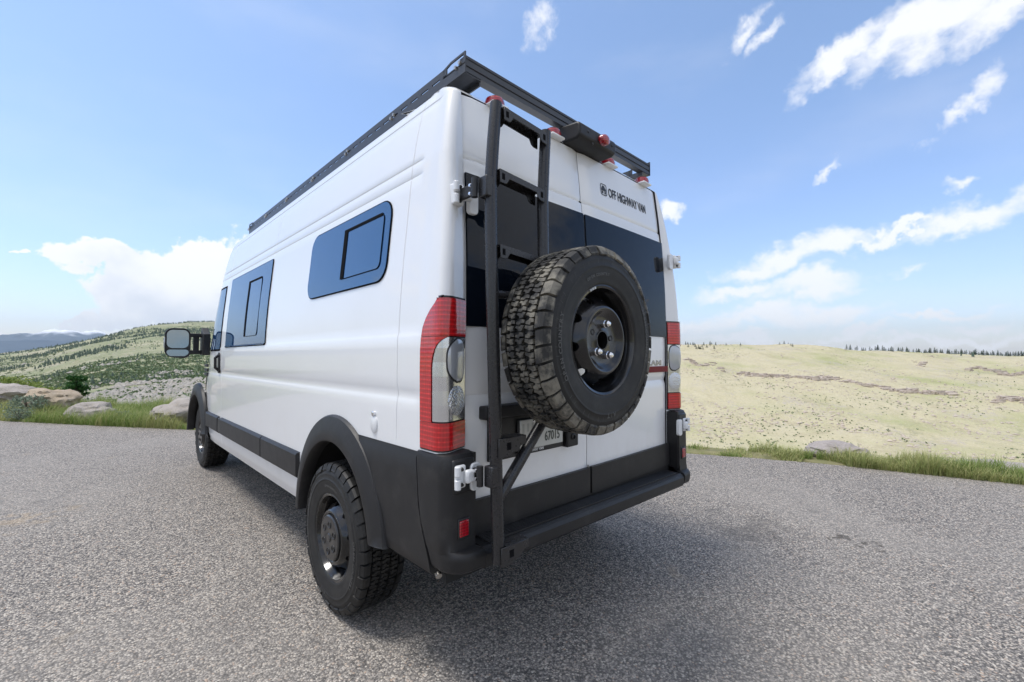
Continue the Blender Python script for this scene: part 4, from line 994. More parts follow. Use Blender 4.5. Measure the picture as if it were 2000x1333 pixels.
def hill_mat():
    m = bpy.data.materials.new('hill_grass'); m.use_nodes = True; g = NT(m.node_tree); p = g.pos()
    dx = g.vm('SUBTRACT', p, tuple(CAM)); rr_ = g.vm('DOT_PRODUCT', dx, (R2[0], R2[1], 0)); ff = g.vm('DOT_PRODUCT', dx, (F2[0], F2[1], 0))
    a = g.m('ARCTAN2', rr_, ff); right = g.smooth(a, -.35, .1)
    n1 = g.noise(p, .012, 6, .62); n2 = g.noise(p, .06, 5, .6); n3 = g.noise(p, .35, 4, .65); n4 = g.noise(p, .0045, 4, .55, .8)
    straw = g.mix(n2, (.43, .385, .235), (.54, .485, .345)); green = g.mix(n2, (.28, .30, .12), (.38, .39, .19))
    mixv = g.m('ADD', g.m('MULTIPLY', n1, .55), g.m('MULTIPLY', n4, .55))
    cr = g.mix(g.smooth(mixv, .52, .74), straw, green)
    cl = g.mix(g.smooth(mixv, .40, .58), g.mix(n2, (.35, .33, .22), (.44, .41, .29)), g.mix(n2, (.19, .215, .12), (.27, .285, .17)))
    c = g.mix(right, cl, cr)
    rock = g.smooth(g.m('ADD', n3, g.m('MULTIPLY', g.noise(p, .02, 5, .6, 1.), .9)), 1.02, 1.16)
    c = g.mix(g.m('MULTIPLY', rock, .8), c, g.mix(g.noise(p, .8, 3), (.30, .26, .22), (.54, .48, .42)))
    dark = g.smooth(g.m('ADD', g.noise(p, .22, 4, .7), g.m('MULTIPLY', g.noise(p, .013, 4, .6), .7)), .98, 1.06)
    c = g.mix(g.m('MULTIPLY', dark, g.m('SUBTRACT', .75, g.m('MULTIPLY', right, .5))), c, (.055, .085, .045))
    c = g.mix(g.m('MULTIPLY', g.smooth(g.noise(p, .9, 5, .75), .50, .66), .30), c, (.62, .57, .46))
    c = g.mix(g.m('MULTIPLY', g.smooth(g.noise(p, .55, 5, .75, .6), .54, .68), .34), c, (.17, .18, .10))
    c = g.mix(g.m('MULTIPLY', g.smooth(g.noise(p, .03, 5, .7, 1.2), .52, .66), .30), c, (.30, .25, .17))
    near = g.smooth(g.vm('LENGTH', dx), 45., 22.)
    c = g.mix(near, c, g.mix(g.noise(p, 6, 4), (.13, .15, .06), (.27, .23, .14)))
    pr = g.node('ShaderNodeBsdfPrincipled', {'Base Color': c, 'Roughness': .95, 'Specular IOR Level': .1, 'Normal': g.bump(g.m('ADD', n2, n3), .6, 3.)}); g.out(pr.outputs[0]); return m
def mount_mat():
    m = bpy.data.materials.new('mountain_rock'); m.use_nodes = True; g = NT(m.node_tree); p = g.pos(); z = g.node('ShaderNodeSeparateXYZ', {0: p}).outputs[2]
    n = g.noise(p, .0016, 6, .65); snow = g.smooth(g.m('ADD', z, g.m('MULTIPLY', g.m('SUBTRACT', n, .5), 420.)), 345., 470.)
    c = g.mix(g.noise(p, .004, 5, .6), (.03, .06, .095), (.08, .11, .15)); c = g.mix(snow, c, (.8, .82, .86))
    pr = g.node('ShaderNodeBsdfPrincipled', {'Base Color': c, 'Roughness': .95, 'Specular IOR Level': .1}); g.out(pr.outputs[0]); return m
def rock_mat(name, a, b, s=4.):
    m = bpy.data.materials.new(name); m.use_nodes = True; g = NT(m.node_tree); p = g.coord('Object')
    c = g.mix(g.noise(p, s, 5, .65), a, b); c = g.mix(g.m('MULTIPLY', g.smooth(g.noise(p, s*2.3, 5, .7), .55, .72), .6), c, tuple(x*.35 for x in a))
    c = g.mix(g.m('MULTIPLY', g.smooth(g.noise(p, s*.6, 3), .55, .75), .4), c, (.34, .27, .17))
    pr = g.node('ShaderNodeBsdfPrincipled', {'Base Color': c, 'Roughness': .9, 'Specular IOR Level': .25, 'Normal': g.bump(g.noise(p, s*5, 6, .7), .8, .04)}); g.out(pr.outputs[0]); MATS[name] = m; return m
def leaf_mat(name, a, b, trans=.25):
    m = bpy.data.materials.new(name); m.use_nodes = True; g = NT(m.node_tree)
    at = g.node('ShaderNodeAttribute', attribute_name='tint'); c = g.mix(at.outputs['Fac'], a, b)
    pr = g.node('ShaderNodeBsdfPrincipled', {'Base Color': c, 'Roughness': .6, 'Specular IOR Level': .3}); tr = g.node('ShaderNodeBsdfTranslucent', {'Color': c})
    mx = g.node('ShaderNodeMixShader', {0: trans, 1: pr.outputs[0], 2: tr.outputs[0]}); g.out(mx.outputs[0]); MATS[name] = m; return m
M_ASPH, M_HILL, M_MNT = asphalt(), hill_mat(), mount_mat()
rock_mat('granite', (.33, .30, .27), (.50, .45, .41)); rock_mat('tan_rock', (.34, .26, .18), (.52, .44, .34)); rock_mat('ledge_rock', (.36, .30, .25), (.58, .50, .43), .25); rock_mat('valley_rock', (.28, .26, .23), (.44, .41, .37), .3); rock_mat('slab_rock', (.30, .27, .26), (.46, .41, .38), 2.)
leaf_mat('grass_blade', (.14, .24, .04), (.48, .45, .21), .38); leaf_mat('tree_leaf', (.02, .075, .018), (.06, .15, .035)); leaf_mat('pine_needle', (.016, .036, .018), (.045, .075, .032), .1)
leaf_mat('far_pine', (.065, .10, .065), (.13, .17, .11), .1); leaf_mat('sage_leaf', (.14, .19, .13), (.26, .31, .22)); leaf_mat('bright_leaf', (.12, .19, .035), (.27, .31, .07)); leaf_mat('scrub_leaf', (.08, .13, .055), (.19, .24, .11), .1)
mat('bark', (.09, .07, .055), .9, var=.3, vscale=8)

# ------------------------------------------------------------------ ground, hills, mountains
ep = edge_pts(); lot = ep+[(x, y) for x, y in LOT[len(EDGE):]]
mb = MB().add([(x, y, 0.) for x, y in lot]+[(x, y, -.12) for x, y in lot], [tuple(range(len(lot)))]+[(i, (i+1) % len(lot), len(lot)+(i+1) % len(lot), len(lot)+i) for i in range(len(lot))])
bm = bmesh.new(); me = bpy.data.meshes.new('parking_lot'); me.from_pydata(mb.v, [], mb.f); bm.from_mesh(me); bmesh.ops.triangulate(bm, faces=bm.faces); bmesh.ops.recalc_face_normals(bm, faces=bm.faces); bm.to_mesh(me); bm.free()
me.materials.append(M_ASPH); tag(link('parking_lot', me), kind='structure')
def heightfield(name, azs, rs, zf, m):
    A, R_ = np.meshgrid(np.radians(azs), rs, indexing='ij'); X = C2[0]+R_*(np.cos(A)*F2[0]+np.sin(A)*R2[0]); Y = C2[1]+R_*(np.cos(A)*F2[1]+np.sin(A)*R2[1]); Z = zf(X, Y)
    vs = np.stack([X, Y, Z], -1).reshape(-1, 3); n, k = len(azs), len(rs); i, j = np.meshgrid(np.arange(n-1), np.arange(k-1), indexing='ij'); b = (i*k+j).ravel()
    fs = np.stack([b, b+1, b+k+1, b+k], -1); me = bpy.data.meshes.new(name); me.from_pydata(vs.tolist(), [], fs.tolist()); me.polygons.foreach_set('use_smooth', [True]*len(me.polygons)); me.update()
    me.materials.append(m); return tag(link(name, me), kind='structure')
azs = np.concatenate([np.arange(-180, -62, 3.), np.arange(-62, -26, .16), np.arange(-26, 14, .8), np.arange(14, 60, .16), np.arange(60, 180.1, 3.)]); azs[-1] = 180
heightfield('hills', azs, np.concatenate([np.geomspace(2, 40, 110), np.geomspace(40.8, 1900, 420), np.geomspace(1960, 6000, 14)]), terr, M_HILL)
def mz(x, y):
    dx, dy = x-C2[0], y-C2[1]; r = np.hypot(dx, dy); a = np.degrees(np.arctan2(dx*R2[0]+dy*R2[1], dx*F2[0]+dy*F2[1]))
    n = 1-2*np.abs(fbm(x/2600, y/2600, 6, 77, .55)); n2 = 1-2*np.abs(fbm(x/900, y/900, 5, 78, .6)); pk = np.exp(-((a+45.6)/2.0)**2)+.6*np.exp(-((a+43.2)/.8)**2)+.35*np.exp(-((a+51)/3)**2)
    env = np.clip(1-np.abs(r-14500)/3800, 0, 1); fore = np.clip(1-np.abs(r-9500)/2600, 0, 1)
    return -160+env**.8*(315+120*pk+150*pk*n+170*(n-.3)+110*(n2-.3))+fore*(290+110*fbm(x/1800, y/1800, 5, 9)+40*np.exp(-((a+46)/5)**2))
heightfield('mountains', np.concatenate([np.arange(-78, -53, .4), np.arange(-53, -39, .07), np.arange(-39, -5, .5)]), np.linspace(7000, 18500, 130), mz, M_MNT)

# ------------------------------------------------------------------ rocks
def rock_mesh(name, seed, sub=3, flat=.6, rough=.35, m='granite', facet=.0):
    bm = bmesh.new(); bmesh.ops.create_icosphere(bm, subdivisions=sub, radius=1.); o = Vector((seed*7.3, seed*3.1, seed*1.7))
    for v in bm.verts:
        p = v.co.copy(); d_ = 1+rough*mnoise.fractal(p*.9+o, 1., 2., 4)+.10*mnoise.fractal(p*3+o, 1., 2., 4)
        if facet: d_ -= facet*abs(mnoise.noise(p*1.7+o*2))
        v.co = Vector((p.x*d_, p.y*d_, p.z*d_*flat))
    me = bpy.data.meshes.new(name); bm.to_mesh(me); bm.free(); me.polygons.foreach_set('use_smooth', [True]*len(me.polygons)); me.set_sharp_from_angle(angle=math.radians(38)); me.materials.append(MATS[m]); return me
def gp(px, row):
    d_ = pix_dir(px, row); t = -CAM[2]/d_[2]; return CAM+t*d_
def boulder(px, row, back, sx, sy, sz, rot, seed, m, label, flat=.62, sink=.25, z=None):
    p = gp(px, row); dr_ = p[:2]-C2; dr_ = dr_/np.hypot(*dr_); x, y = p[:2]+dr_*back
    o = link('boulder', rock_mesh('boulder', seed, 4, flat, .28, m, .25)); o.location = (x, y, (float(terr(x, y)) if z is None else z)+sz*flat*(1-sink)*1.0); o.scale = (sx, sy, sz); o.rotation_euler = (0, 0, rot); return tag(o, label, 'boulder')
VR = math.radians(-44)
boulder(352, 838, .75, .55, .42, .40, VR, 1, 'granite', 'large pale grey boulder in the grass beside the front wheel', sink=.3)
boulder(176, 829, .62, .42, .30, .34, VR+.1, 2, 'granite', 'low dark-ended boulder lying half buried in roadside grass', sink=.35)
boulder(100, 826, 2.1, .56, .45, .50, VR-.1, 3, 'tan_rock', 'big tan boulder with a pointed top below the small tree', sink=.25)
boulder(5, 822, 3.6, .9, .5, .48, VR+.15, 4, 'granite', 'long smooth grey boulder behind the tan one', sink=.1)
boulder(1632, 908, .75, .40, .30, .24, VR, 5, 'slab_rock', 'small grey rock in the gap between two grass clumps', sink=.45)
boulder(1935, 940, 1.1, .70, .4, .22, VR-.2, 6, 'slab_rock', 'flat pinkish rock showing above the roadside grass', sink=.5)
# cliff bands on the far slope: each a run of broken blocks
def ledge(p0, p1, h, n, seed, label, rows=2):
    r = random.Random(seed); mb = MB(); ctr = None
    for k in range(n):
        f = (k+r.uniform(-.4, .4))/n; px, row = p0[0]+(p1[0]-p0[0])*f, p0[1]+(p1[1]-p0[1])*f+r.uniform(-3, 3)+4*math.sin(f*9+seed); q = px_ter(px, row, 120)
        if q is None: continue
        if ctr is None: ctr = q.copy()
        hh = h*r.uniform(.45, 1.2)
        for j in range(rows):
            sx, sy, sz = hh*r.uniform(.8, 2.2), hh*r.uniform(.6, 1.2), hh*r.uniform(.35, .75); c = Vector((q[0]-ctr[0]+r.uniform(-2, 2), q[1]-ctr[1]+r.uniform(-2, 2), q[2]-ctr[2]+hh*.45*j))
            R_ = Matrix.Rotation(math.radians(-45)+r.uniform(-.5, .5), 3, 'Z') @ Matrix.Rotation(r.uniform(-.15, .15), 3, 'X')
            vs = [R_ @ Vector((x*sx*r.uniform(.7, 1.1), y*sy*r.uniform(.7, 1.1), z_*sz*r.uniform(.75, 1.15))) for x in (-1, 1) for y in (-1, 1) for z_ in (-1, 1)]
            mb.add([v+c for v in vs], [(0, 1, 3, 2), (4, 6, 7, 5), (0, 4, 5, 1), (2, 3, 7, 6), (0, 2, 6, 4), (1, 5, 7, 3)])
    e = tag(link('rock_ledge', None, None, tuple(ctr)), label, 'cliff', 'rock bands on the far slope'); mb.build('rock_blocks', 'ledge_rock', e, angle=0)['kind'] = 'stuff'; return e
ledge((1445, 727), (1870, 772), 2.2, 150, 1, 'long broken band of tan rock across the middle of the far slope', 2)
ledge((1940, 782), (2060, 790), 2.4, 40, 2, 'reddish cliff where the long rock band ends', 2)
ledge((1890, 722), (2030, 734), 2.6, 34, 3, 'grey cliff high on the slope below the row of pines')
ledge((1785, 712), (1815, 714), 2.0, 9, 4, 'small isolated grey outcrop high on the far slope')
ledge((1340, 706), (1415, 720), 2.2, 26, 5, 'tan rocks beside the tail light, near the slope top')
ledge((1500, 672), (1900, 698), 1.0, 90, 6, 'thin pale rim rock along the top of the far slope', 1)

# ------------------------------------------------------------------ scattered small things (beyond counting)
def add_tint(me, vals):
    at = me.attributes.new('tint', 'FLOAT', 'POINT'); at.data.foreach_set('value', np.asarray(vals, np.float32))
def mesh_np(name, V, Fc, m, tint=None, smooth=False):
    me = bpy.data.meshes.new(name); me.from_pydata(V.tolist(), [], Fc.tolist())
    if tint is not None: add_tint(me, tint)
    if smooth: me.polygons.foreach_set('use_smooth', [True]*len(me.polygons))
    me.materials.append(MATS[m]); me.update(); return me
rng = np.random.default_rng(5)
def scatter_rocks(n, azr, rr_, smin, smax, seed, thr, name, label, m='ledge_rock', nf=60.):
    g = np.random.default_rng(seed); a = np.radians(g.uniform(*azr, n)); r = np.exp(g.uniform(np.log(rr_[0]), np.log(rr_[1]), n))
    x = C2[0]+r*(np.cos(a)*F2[0]+np.sin(a)*R2[0]); y = C2[1]+r*(np.cos(a)*F2[1]+np.sin(a)*R2[1]); k = fbm(x/nf, y/nf, 4, seed) > thr; x, y = x[k], y[k]; z = terr(x, y); n = len(x)
    base = np.array([[1, 0, 0], [-1, 0, 0], [0, 1, 0], [0, -1, 0], [0, 0, 1], [0, 0, -1]], float); F0 = np.array([[0, 2, 4], [2, 1, 4], [1, 3, 4], [3, 0, 4], [2, 0, 5], [1, 2, 5], [3, 1, 5], [0, 3, 5]])
    s = smin*(smax/smin)**(g.random(n)**2.2); V = base[None]*g.uniform(.6, 1.3, (n, 6, 1))*s[:, None, None]*np.array([1.2, 1.2, .75]); th = g.uniform(0, 6.28, n); c_, s_ = np.cos(th)[:, None], np.sin(th)[:, None]
    X = V[..., 0]*c_-V[..., 1]*s_; Y = V[..., 0]*s_+V[..., 1]*c_; P = np.stack([X+x[:, None], Y+y[:, None], V[..., 2]+z[:, None]+s[:, None]*.15], -1).reshape(-1, 3)
    o = link(name, mesh_np(name, P, (F0[None]+6*np.arange(n)[:, None, None]).reshape(-1, 3), m)); return tag(o, label, 'rocks', kind='stuff')
scatter_rocks(15000, (14, 60), (270, 950), .25, 1.5, 41, .05, 'scattered_rocks', 'small rocks strewn over the pale far slope')
scatter_rocks(30000, (-52, -28), (110, 420), .35, 2.2, 43, -.12, 'rock_field', 'pale broken rocks covering the valley floor beyond the boulders', 'valley_rock', nf=45.)
scatter_rocks(3000, (-52, -28), (420, 1300), .8, 3.5, 45, .3, 'hill_rocks', 'rocky patches on the green hillside', 'valley_rock', nf=80.)
def scatter_bushes(n, azr, rr_, smin, smax, seed, thr, name, label, m, nf=70., tall=1., leaves=7, dens=None):
    g = np.random.default_rng(seed); a = np.radians(g.uniform(*azr, n)); r = np.exp(g.uniform(np.log(rr_[0]), np.log(rr_[1]), n))
    x = C2[0]+r*(np.cos(a)*F2[0]+np.sin(a)*R2[0]); y = C2[1]+r*(np.cos(a)*F2[1]+np.sin(a)*R2[1]); k = fbm(x/nf, y/nf, 4, seed) > thr; x, y = x[k], y[k]; z = terr(x, y); n = len(x)
    s = g.uniform(smin, smax, n); L = leaves; V = []; 
    c = np.stack([x, y, z], -1)[:, None]+g.normal(0, .38, (n, L, 3))*s[:, None, None]*np.array([1, 1, .5*tall])+np.array([0, 0, .45*tall])*s[:, None, None]
    d1 = g.normal(0, 1, (n, L, 3)); d1 /= np.linalg.norm(d1, axis=-1, keepdims=True); d2 = np.cross(d1, g.normal(0, 1, (n, L, 3))); d2 /= np.linalg.norm(d2, axis=-1, keepdims=True)
    w_ = (s[:, None, None]*g.uniform(.25, .5, (n, L, 1)))
    P = np.stack([c+d1*w_, c+d2*w_, c-d1*w_, c-d2*w_], 2).reshape(-1, 3); t = np.repeat(g.random(n*L), 4)
    o = link(name, mesh_np(name, P, np.arange(n*L*4).reshape(-1, 4), m, t)); return tag(o, label, 'shrubs', kind='stuff')
scatter_bushes(6000, (14, 60), (260, 850), .3, 1.1, 51, .12, 'slope_shrubs', 'tiny dark shrubs dotted over the far slope', 'scrub_leaf', 50.)
scatter_bushes(14000, (-53, -28), (110, 900), .5, 1.5, 53, .0, 'valley_shrubs', 'green brush filling the valley below the hillside', 'scrub_leaf', 70.)
scatter_bushes(16000, (-53, -28), (350, 1300), .9, 2.2, 57, -.05, 'hill_brush', 'soft green brush in patches on the left hillside', 'scrub_leaf', 140., .7, 5)
# ------------------------------------------------------------------ pines
def pine_mesh(seed, layers=9, br=9):
    g = random.Random(seed); V, Fc, T = [], [], []
    for i in range(layers):
        f = i/(layers-1); z = .10+.88*f; rad = .24*(1-f)**.8+.015
        for k in range(br):
            if g.random() < .12: continue
            a = 2*PI*(k+g.random())/br; rr_ = rad*g.uniform(.6, 1.15); dz = -.06*g.uniform(.4, 1.3); wd = .05+.05*(1-f); b = len(V)
            ca, sa = math.cos(a), math.sin(a)
            V += [(0, 0, z+.045), (ca*rr_-sa*wd, sa*rr_+ca*wd, z+dz), (ca*rr_*1.12, sa*rr_*1.12, z+dz*.5+.01), (ca*rr_+sa*wd, sa*rr_-ca*wd, z+dz)]; Fc += [(b, b+1, b+2), (b, b+2, b+3)]; t = g.random(); T += [t*.6, t, t, t]
    b = len(V); V += [(-.02, 0, .93), (.02, 0, .93), (0, 0, 1.04)]; Fc.append((b, b+1, b+2)); T += [.5]*3
    me = bpy.data.meshes.new('crown'); me.from_pydata(V, [], Fc); add_tint(me, T); me.materials.append(MATS['pine_needle']); me.update(); return me
PINES = [pine_mesh(s) for s in range(5)]
TRK = MB().tube([(0, 0, -.06), (0, 0, .5), (0, 0, .9)], [.022, .016, .005], 6).mesh('trunk'); TRK.materials.append(MATS['bark'])
def pine(x, y, h, label, group, wide=1.):
    e = link('pine_tree', None, None, (x, y, float(terr(x, y))-.1)); e.scale = (h*wide, h*wide, h); e.rotation_euler = (0, 0, rnd.uniform(0, 6)); link('crown', rnd.choice(PINES), e); link('trunk', TRK, e); return tag(e, label, 'tree', group)
def ridge_xy(px, extra=0.):
    d_ = pix_dir(px, 690); dd = d_[:2]/np.hypot(*d_[:2]); rs = np.linspace(600, 1250, 200); P = C2+rs[:, None]*dd; z = terr(P[:, 0], P[:, 1]); el_ = (z-CAM[2])/rs; i = int(np.argmax(el_)); r = rs[i]+extra; return C2+r*dd
G1 = 'pines along the top of the far slope'
for k in range(95):
    px = 1655+350*(k/95)**.8+rnd.uniform(-4, 4); q = ridge_xy(px, rnd.uniform(-8, 25)); pine(q[0], q[1], rnd.uniform(5.5, 10.5), 'dark pine in the row standing on the right end of the skyline ridge', G1, 1.15)
for px in [1338, 1346, 1352, 1360, 1367, 1374, 1388, 1398, 1420, 1446, 1522, 1532, 1538, 1543, 1550]+[1345+k*4.5 for k in range(12)]:
    q = ridge_xy(px+rnd.uniform(-2, 2), rnd.uniform(-40, 10)); pine(q[0], q[1], rnd.uniform(3.5, 6), 'tiny pine on the bare skyline near the tail light', 'small pines on the bare skyline', 1.3)
# pines and bright bushes in the valley at the left
for k in range(46):
    px = rnd.uniform(-30, 108); rowb = 752+px*.28+rnd.uniform(0, 26); d_ = pix_dir(px, 690); dd = d_[:2]/np.hypot(*d_[:2]); r = rnd.uniform(48, 75); q = C2+r*dd
    zt = float(terr(q[0], q[1])); top = CAM[2]+(690-(738+px*.33+rnd.uniform(0, 30)))/FPX*r*math.cos(math.atan((px-1000)/FPX)); h = max(2.0, top-zt)
    pine(q[0], q[1], h, 'young green pine in the stand below the long grey boulder', 'young pines below the overlook', 1.25)
def forest(n, azr, rr_, hmin, hmax, seed, thr, name, label, nf):
    g = np.random.default_rng(seed); a = np.radians(g.uniform(*azr, n)); r = np.exp(g.uniform(np.log(rr_[0]), np.log(rr_[1]), n)); x = C2[0]+r*(np.cos(a)*F2[0]+np.sin(a)*R2[0]); y = C2[1]+r*(np.cos(a)*F2[1]+np.sin(a)*R2[1])
    k = fbm(x/nf, y/nf, 3, seed) > thr(r); x, y = x[k], y[k]; z = terr(x, y); n = len(x); h = g.uniform(hmin, hmax, n); V, Fc = [], []
    ang = np.arange(5)*2*PI/5; P = np.zeros((n, 12, 3)); off = g.uniform(0, 6, n)
    for j, (zz, rad) in enumerate(((.12, .26), (.45, .2))):
        for i in range(5): P[:, j*6+i] = np.stack([x+np.cos(ang[i]+off)*rad*h*g.uniform(.7, 1.2, n), y+np.sin(ang[i]+off)*rad*h*g.uniform(.7, 1.2, n), z+zz*h], -1)
        P[:, j*6+5] = np.stack([x, y, z+h*(.68 if j == 0 else 1.)], -1)
    F0 = np.array([[j*6+i, j*6+(i+1) % 5, j*6+5] for j in range(2) for i in range(5)]); t = np.repeat(g.random(n), 12)
    o = link(name, mesh_np(name, P.reshape(-1, 3), (F0[None]+12*np.arange(n)[:, None, None]).reshape(-1, 3), 'far_pine', t)); return tag(o, label, 'forest', kind='stuff')
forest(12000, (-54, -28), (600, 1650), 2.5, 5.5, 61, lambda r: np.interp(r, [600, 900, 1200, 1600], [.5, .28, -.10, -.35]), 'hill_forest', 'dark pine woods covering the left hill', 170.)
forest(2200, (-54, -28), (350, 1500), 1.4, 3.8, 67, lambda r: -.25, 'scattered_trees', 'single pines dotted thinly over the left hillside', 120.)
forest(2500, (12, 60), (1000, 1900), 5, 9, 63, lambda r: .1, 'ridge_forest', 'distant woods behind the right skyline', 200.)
# ------------------------------------------------------------------ leafy clumps and the small tree
def clump(n, seed, leaf, m, shape=(1, 1, 1), shell=.55):
    g = np.random.default_rng(seed); d_ = g.normal(0, 1, (n, 3)); d_ /= np.linalg.norm(d_, axis=1, keepdims=True); lob = 1+.28*np.sin(d_[:, :1]*5+seed)*np.cos(d_[:, 1:2]*4+d_[:, 2:]*3)
    c = d_*(shell+(1-shell)*g.random((n, 1)))*lob*np.array(shape); a = g.normal(0, 1, (n, 3)); a /= np.linalg.norm(a, axis=1, keepdims=True); b = np.cross(a, g.normal(0, 1, (n, 3))); b /= np.linalg.norm(b, axis=1, keepdims=True); w_ = leaf*g.uniform(.6, 1.3, (n, 1))
    return mesh_np('foliage', np.stack([c-a*w_, c+b*w_*.55, c+a*w_, c-b*w_*.55], 1).reshape(-1, 3), np.arange(4*n).reshape(-1, 4), m, np.repeat(g.random(n), 4))
CLB = clump(3200, 1, .055, 'bright_leaf', (1, 1, .75)); CLS = clump(900, 2, .075, 'sage_leaf', (1, 1, .6))
STEM = MB(); 
for k in range(5): STEM.tube([(0, 0, -.5), (.25*math.cos(k*1.26), .25*math.sin(k*1.26), .0), (.6*math.cos(k*1.26), .6*math.sin(k*1.26), .5)], [.05, .035, .012], 5)
STEM = STEM.mesh('stems'); STEM.materials.append(MATS['bark'])
def bush(x, y, z, s, me, label, group=None):
    e = link('bush', None, None, (x, y, z)); e.scale = s; e.rotation_euler = (0, 0, rnd.uniform(0, 6)); link('foliage', me, e); link('stems', STEM, e); return tag(e, label, 'bush', group)
for k, (px, row, r, s) in enumerate(((84, 768, 22, .55), (66, 770, 24, .6), (25, 757, 40, 1.2), (50, 760, 44, 1.1), (-5, 755, 36, 1.3))):
    d_ = pix_dir(px, row); q = CAM+d_*r; bush(q[0], q[1], q[2]-.3*s, (s, s, s), CLB, 'bright yellow-green bush behind the big boulders', 'yellow-green bushes behind the boulders')
for px, row, back, s, lb in ((52, 826, 1.2, .32, 'widest grey-green sagebrush in front of the tan boulder'), (36, 829, .6, .2, 'small sagebrush close to the asphalt below the grey boulder'), (238, 831, .5, .15, 'smallest sagebrush in the grass between two boulders')):
    p = gp(px, row); dd = (p[:2]-C2)/np.hypot(*(p[:2]-C2)); x, y = p[:2]+dd*back; bush(x, y, float(terr(x, y))+.22*s/.3, (s, s, s), CLS, lb, 'sagebrush along the roadside')
def small_tree(px, row, r, h, label):
    d_ = pix_dir(px, row); q = CAM+d_*r; x, y = q[:2]; z0 = float(terr(x, y)); top = CAM[2]+(690-738)/FPX*r*math.cos(math.atan((px-1000)/FPX)); h = top-z0
    e = link('small_tree', None, None, (x, y, z0)); g = np.random.default_rng(9); mb = MB(); mb.tube([(0, 0, -.2), (.03, 0, h*.35), (-.02, .03, h*.7), (0, 0, h*.96)], [.05, .04, .025, .006], 8); tips = []
    for k in range(17):
        f = .25+.70*k/17; a = k*2.4; L = (.16+.22*(1-abs(f-.5)*1.5))*h*g.uniform(.35, 1.35)*.78; p0 = Vector((0, 0, h*f)); p1 = p0+Vector((math.cos(a)*L*.6, math.sin(a)*L*.6, L*.35)); p2 = p0+Vector((math.cos(a)*L, math.sin(a)*L, L*.45)); mb.tube([p0, p1, p2], [.016, .010, .003], 5); tips += [p1, p2, p0.lerp(p2, .75)]
    mb.build('trunk', 'bark', e); P = []
    for t_ in tips:
        n = 30; c = np.array(t_)+g.normal(0, .036*h, (n, 3)); P.append(c)
    c = np.concatenate(P); n = len(c); a = g.normal(0, 1, (n, 3)); a /= np.linalg.norm(a, axis=1, keepdims=True); b = np.cross(a, g.normal(0, 1, (n, 3))); b /= np.linalg.norm(b, axis=1, keepdims=True); w_ = .042*g.uniform(.6, 1.3, (n, 1))
    link('crown', mesh_np('crown', np.stack([c-a*w_, c+b*w_*.6, c+a*w_, c-b*w_*.6], 1).reshape(-1, 3), np.arange(4*n).reshape(-1, 4), 'tree_leaf', np.repeat(g.random(n), 4)), e); return tag(e, label, 'tree')
small_tree(147, 775, 17, 1.6, 'small dark green tree rising behind the tan boulder')
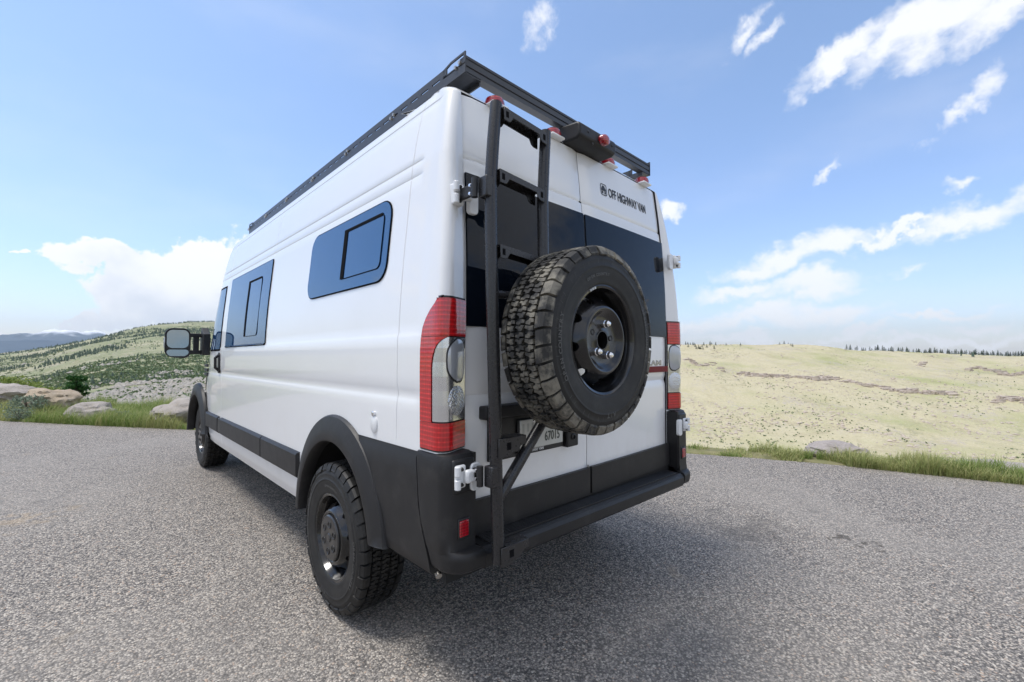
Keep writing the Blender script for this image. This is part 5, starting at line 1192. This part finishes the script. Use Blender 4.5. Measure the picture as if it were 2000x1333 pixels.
# ------------------------------------------------------------------ roadside grass
def grass(name, label, pts_fn, n, seed, hmin, hmax):
    g = np.random.default_rng(seed); x, y, hs = pts_fn(g, n); n = len(x); z = np.maximum(terr(x, y), -.05); z = np.where(inside(x, y), 0, z); h = g.uniform(hmin, hmax, n)*hs; th = g.uniform(0, 2*PI, n); ln = g.normal(.35, .25, n)*h+.05*h; wd = g.uniform(.002, .0045, n)
    dx, dy = np.cos(th), np.sin(th); px_, py_ = -dy*wd, dx*wd; wind = .10*h
    def P(f, k): return np.stack([x+dx*ln*f**1.8+wind*f+px_*k, y+dy*ln*f**1.8-wind*f*.3+py_*k, z-.03+h*f*(1-.18*f)], -1)
    V = np.stack([P(0, -1), P(0, 1), P(.5, 1), P(.5, -1), P(1, 0)], 1).reshape(-1, 3); b = 5*np.arange(n)
    me = bpy.data.meshes.new(name); me.from_pydata(V.tolist(), [], np.stack([b, b+1, b+2, b+3], -1).tolist()+np.stack([b+3, b+2, b+4], -1).tolist())
    t0 = np.clip(g.beta(1.4, 3.2, n)+.35*(fbm(x/.8, y/.8, 3, 3) > .25), 0, 1); add_tint(me, np.stack([t0, t0, t0*.9, t0*.9, np.clip(t0+.15, 0, 1)], 1).ravel()); me.materials.append(MATS['grass_blade']); me.update()
    return tag(link(name, me), label, 'grass', kind='stuff')
def along(i0, i1, dmin, dmax, gapf=None, dens=None):
    E = [np.array(p) for p in EDGE[i0:i1+1]]; seg = [np.hypot(*(b-a)) for a, b in zip(E[:-1], E[1:])]; tot = sum(seg)
    def f(g, n):
        s = g.uniform(0, tot, n); d_ = dmin+(dmax-dmin)*g.random(n)**1.3; x, y = np.zeros(n), np.zeros(n); c = 0.
        for a, b, L in zip(E[:-1], E[1:], seg):
            k = (s >= c) & (s < c+L); t = (s[k]-c)/L; u = (b-a)/L; nr = np.array([-u[1], u[0]])
            if nr @ (np.array([3., 6.])-a) < 0: pass
            x[k] = a[0]+(b[0]-a[0])*t+nr[0]*d_[k]; y[k] = a[1]+(b[1]-a[1])*t+nr[1]*d_[k]; c += L
        cl = fbm(x/.55, y/.55, 3, 8); keep = cl > -.30+.5*(g.random(n)-.5)
        hs = np.clip(.70+1.1*cl, .3, 1.45)
        if gapf is not None: keep &= ~gapf(x, y)
        return x[keep], y[keep], hs[keep]
    return f
def gap(x, y):
    p = gp(1608, 905); return np.hypot(x-p[0], y-p[1]) < .24
grass('roadside_grass', 'long green grass between the asphalt edge and the boulders', along(1, 6, -.04, 2.6), 80000, 71, .15, .38)
grass('verge_grass', 'tufted green grass along the asphalt edge beside the van', along(7, 12, -.03, .62, gap), 50000, 73, .11, .31)
# ------------------------------------------------------------------ air
HAZE = 4e-5
m = bpy.data.materials.new('haze'); m.use_nodes = True; g = NT(m.node_tree); pv = g.node('ShaderNodeVolumePrincipled', {'Color': (.80, .90, 1.), 'Density': HAZE, 'Anisotropy': .3}); o_ = g.node('ShaderNodeOutputMaterial'); g.l.new(pv.outputs[0], o_.inputs['Volume'])
mb = MB().mm((-21000, -21000, -420), (21000, 21000, 1000)); hz = mb.build('haze', m, angle=0); tag(hz, 'thin bluish air filling the valley out to the mountains', 'haze', kind='stuff')
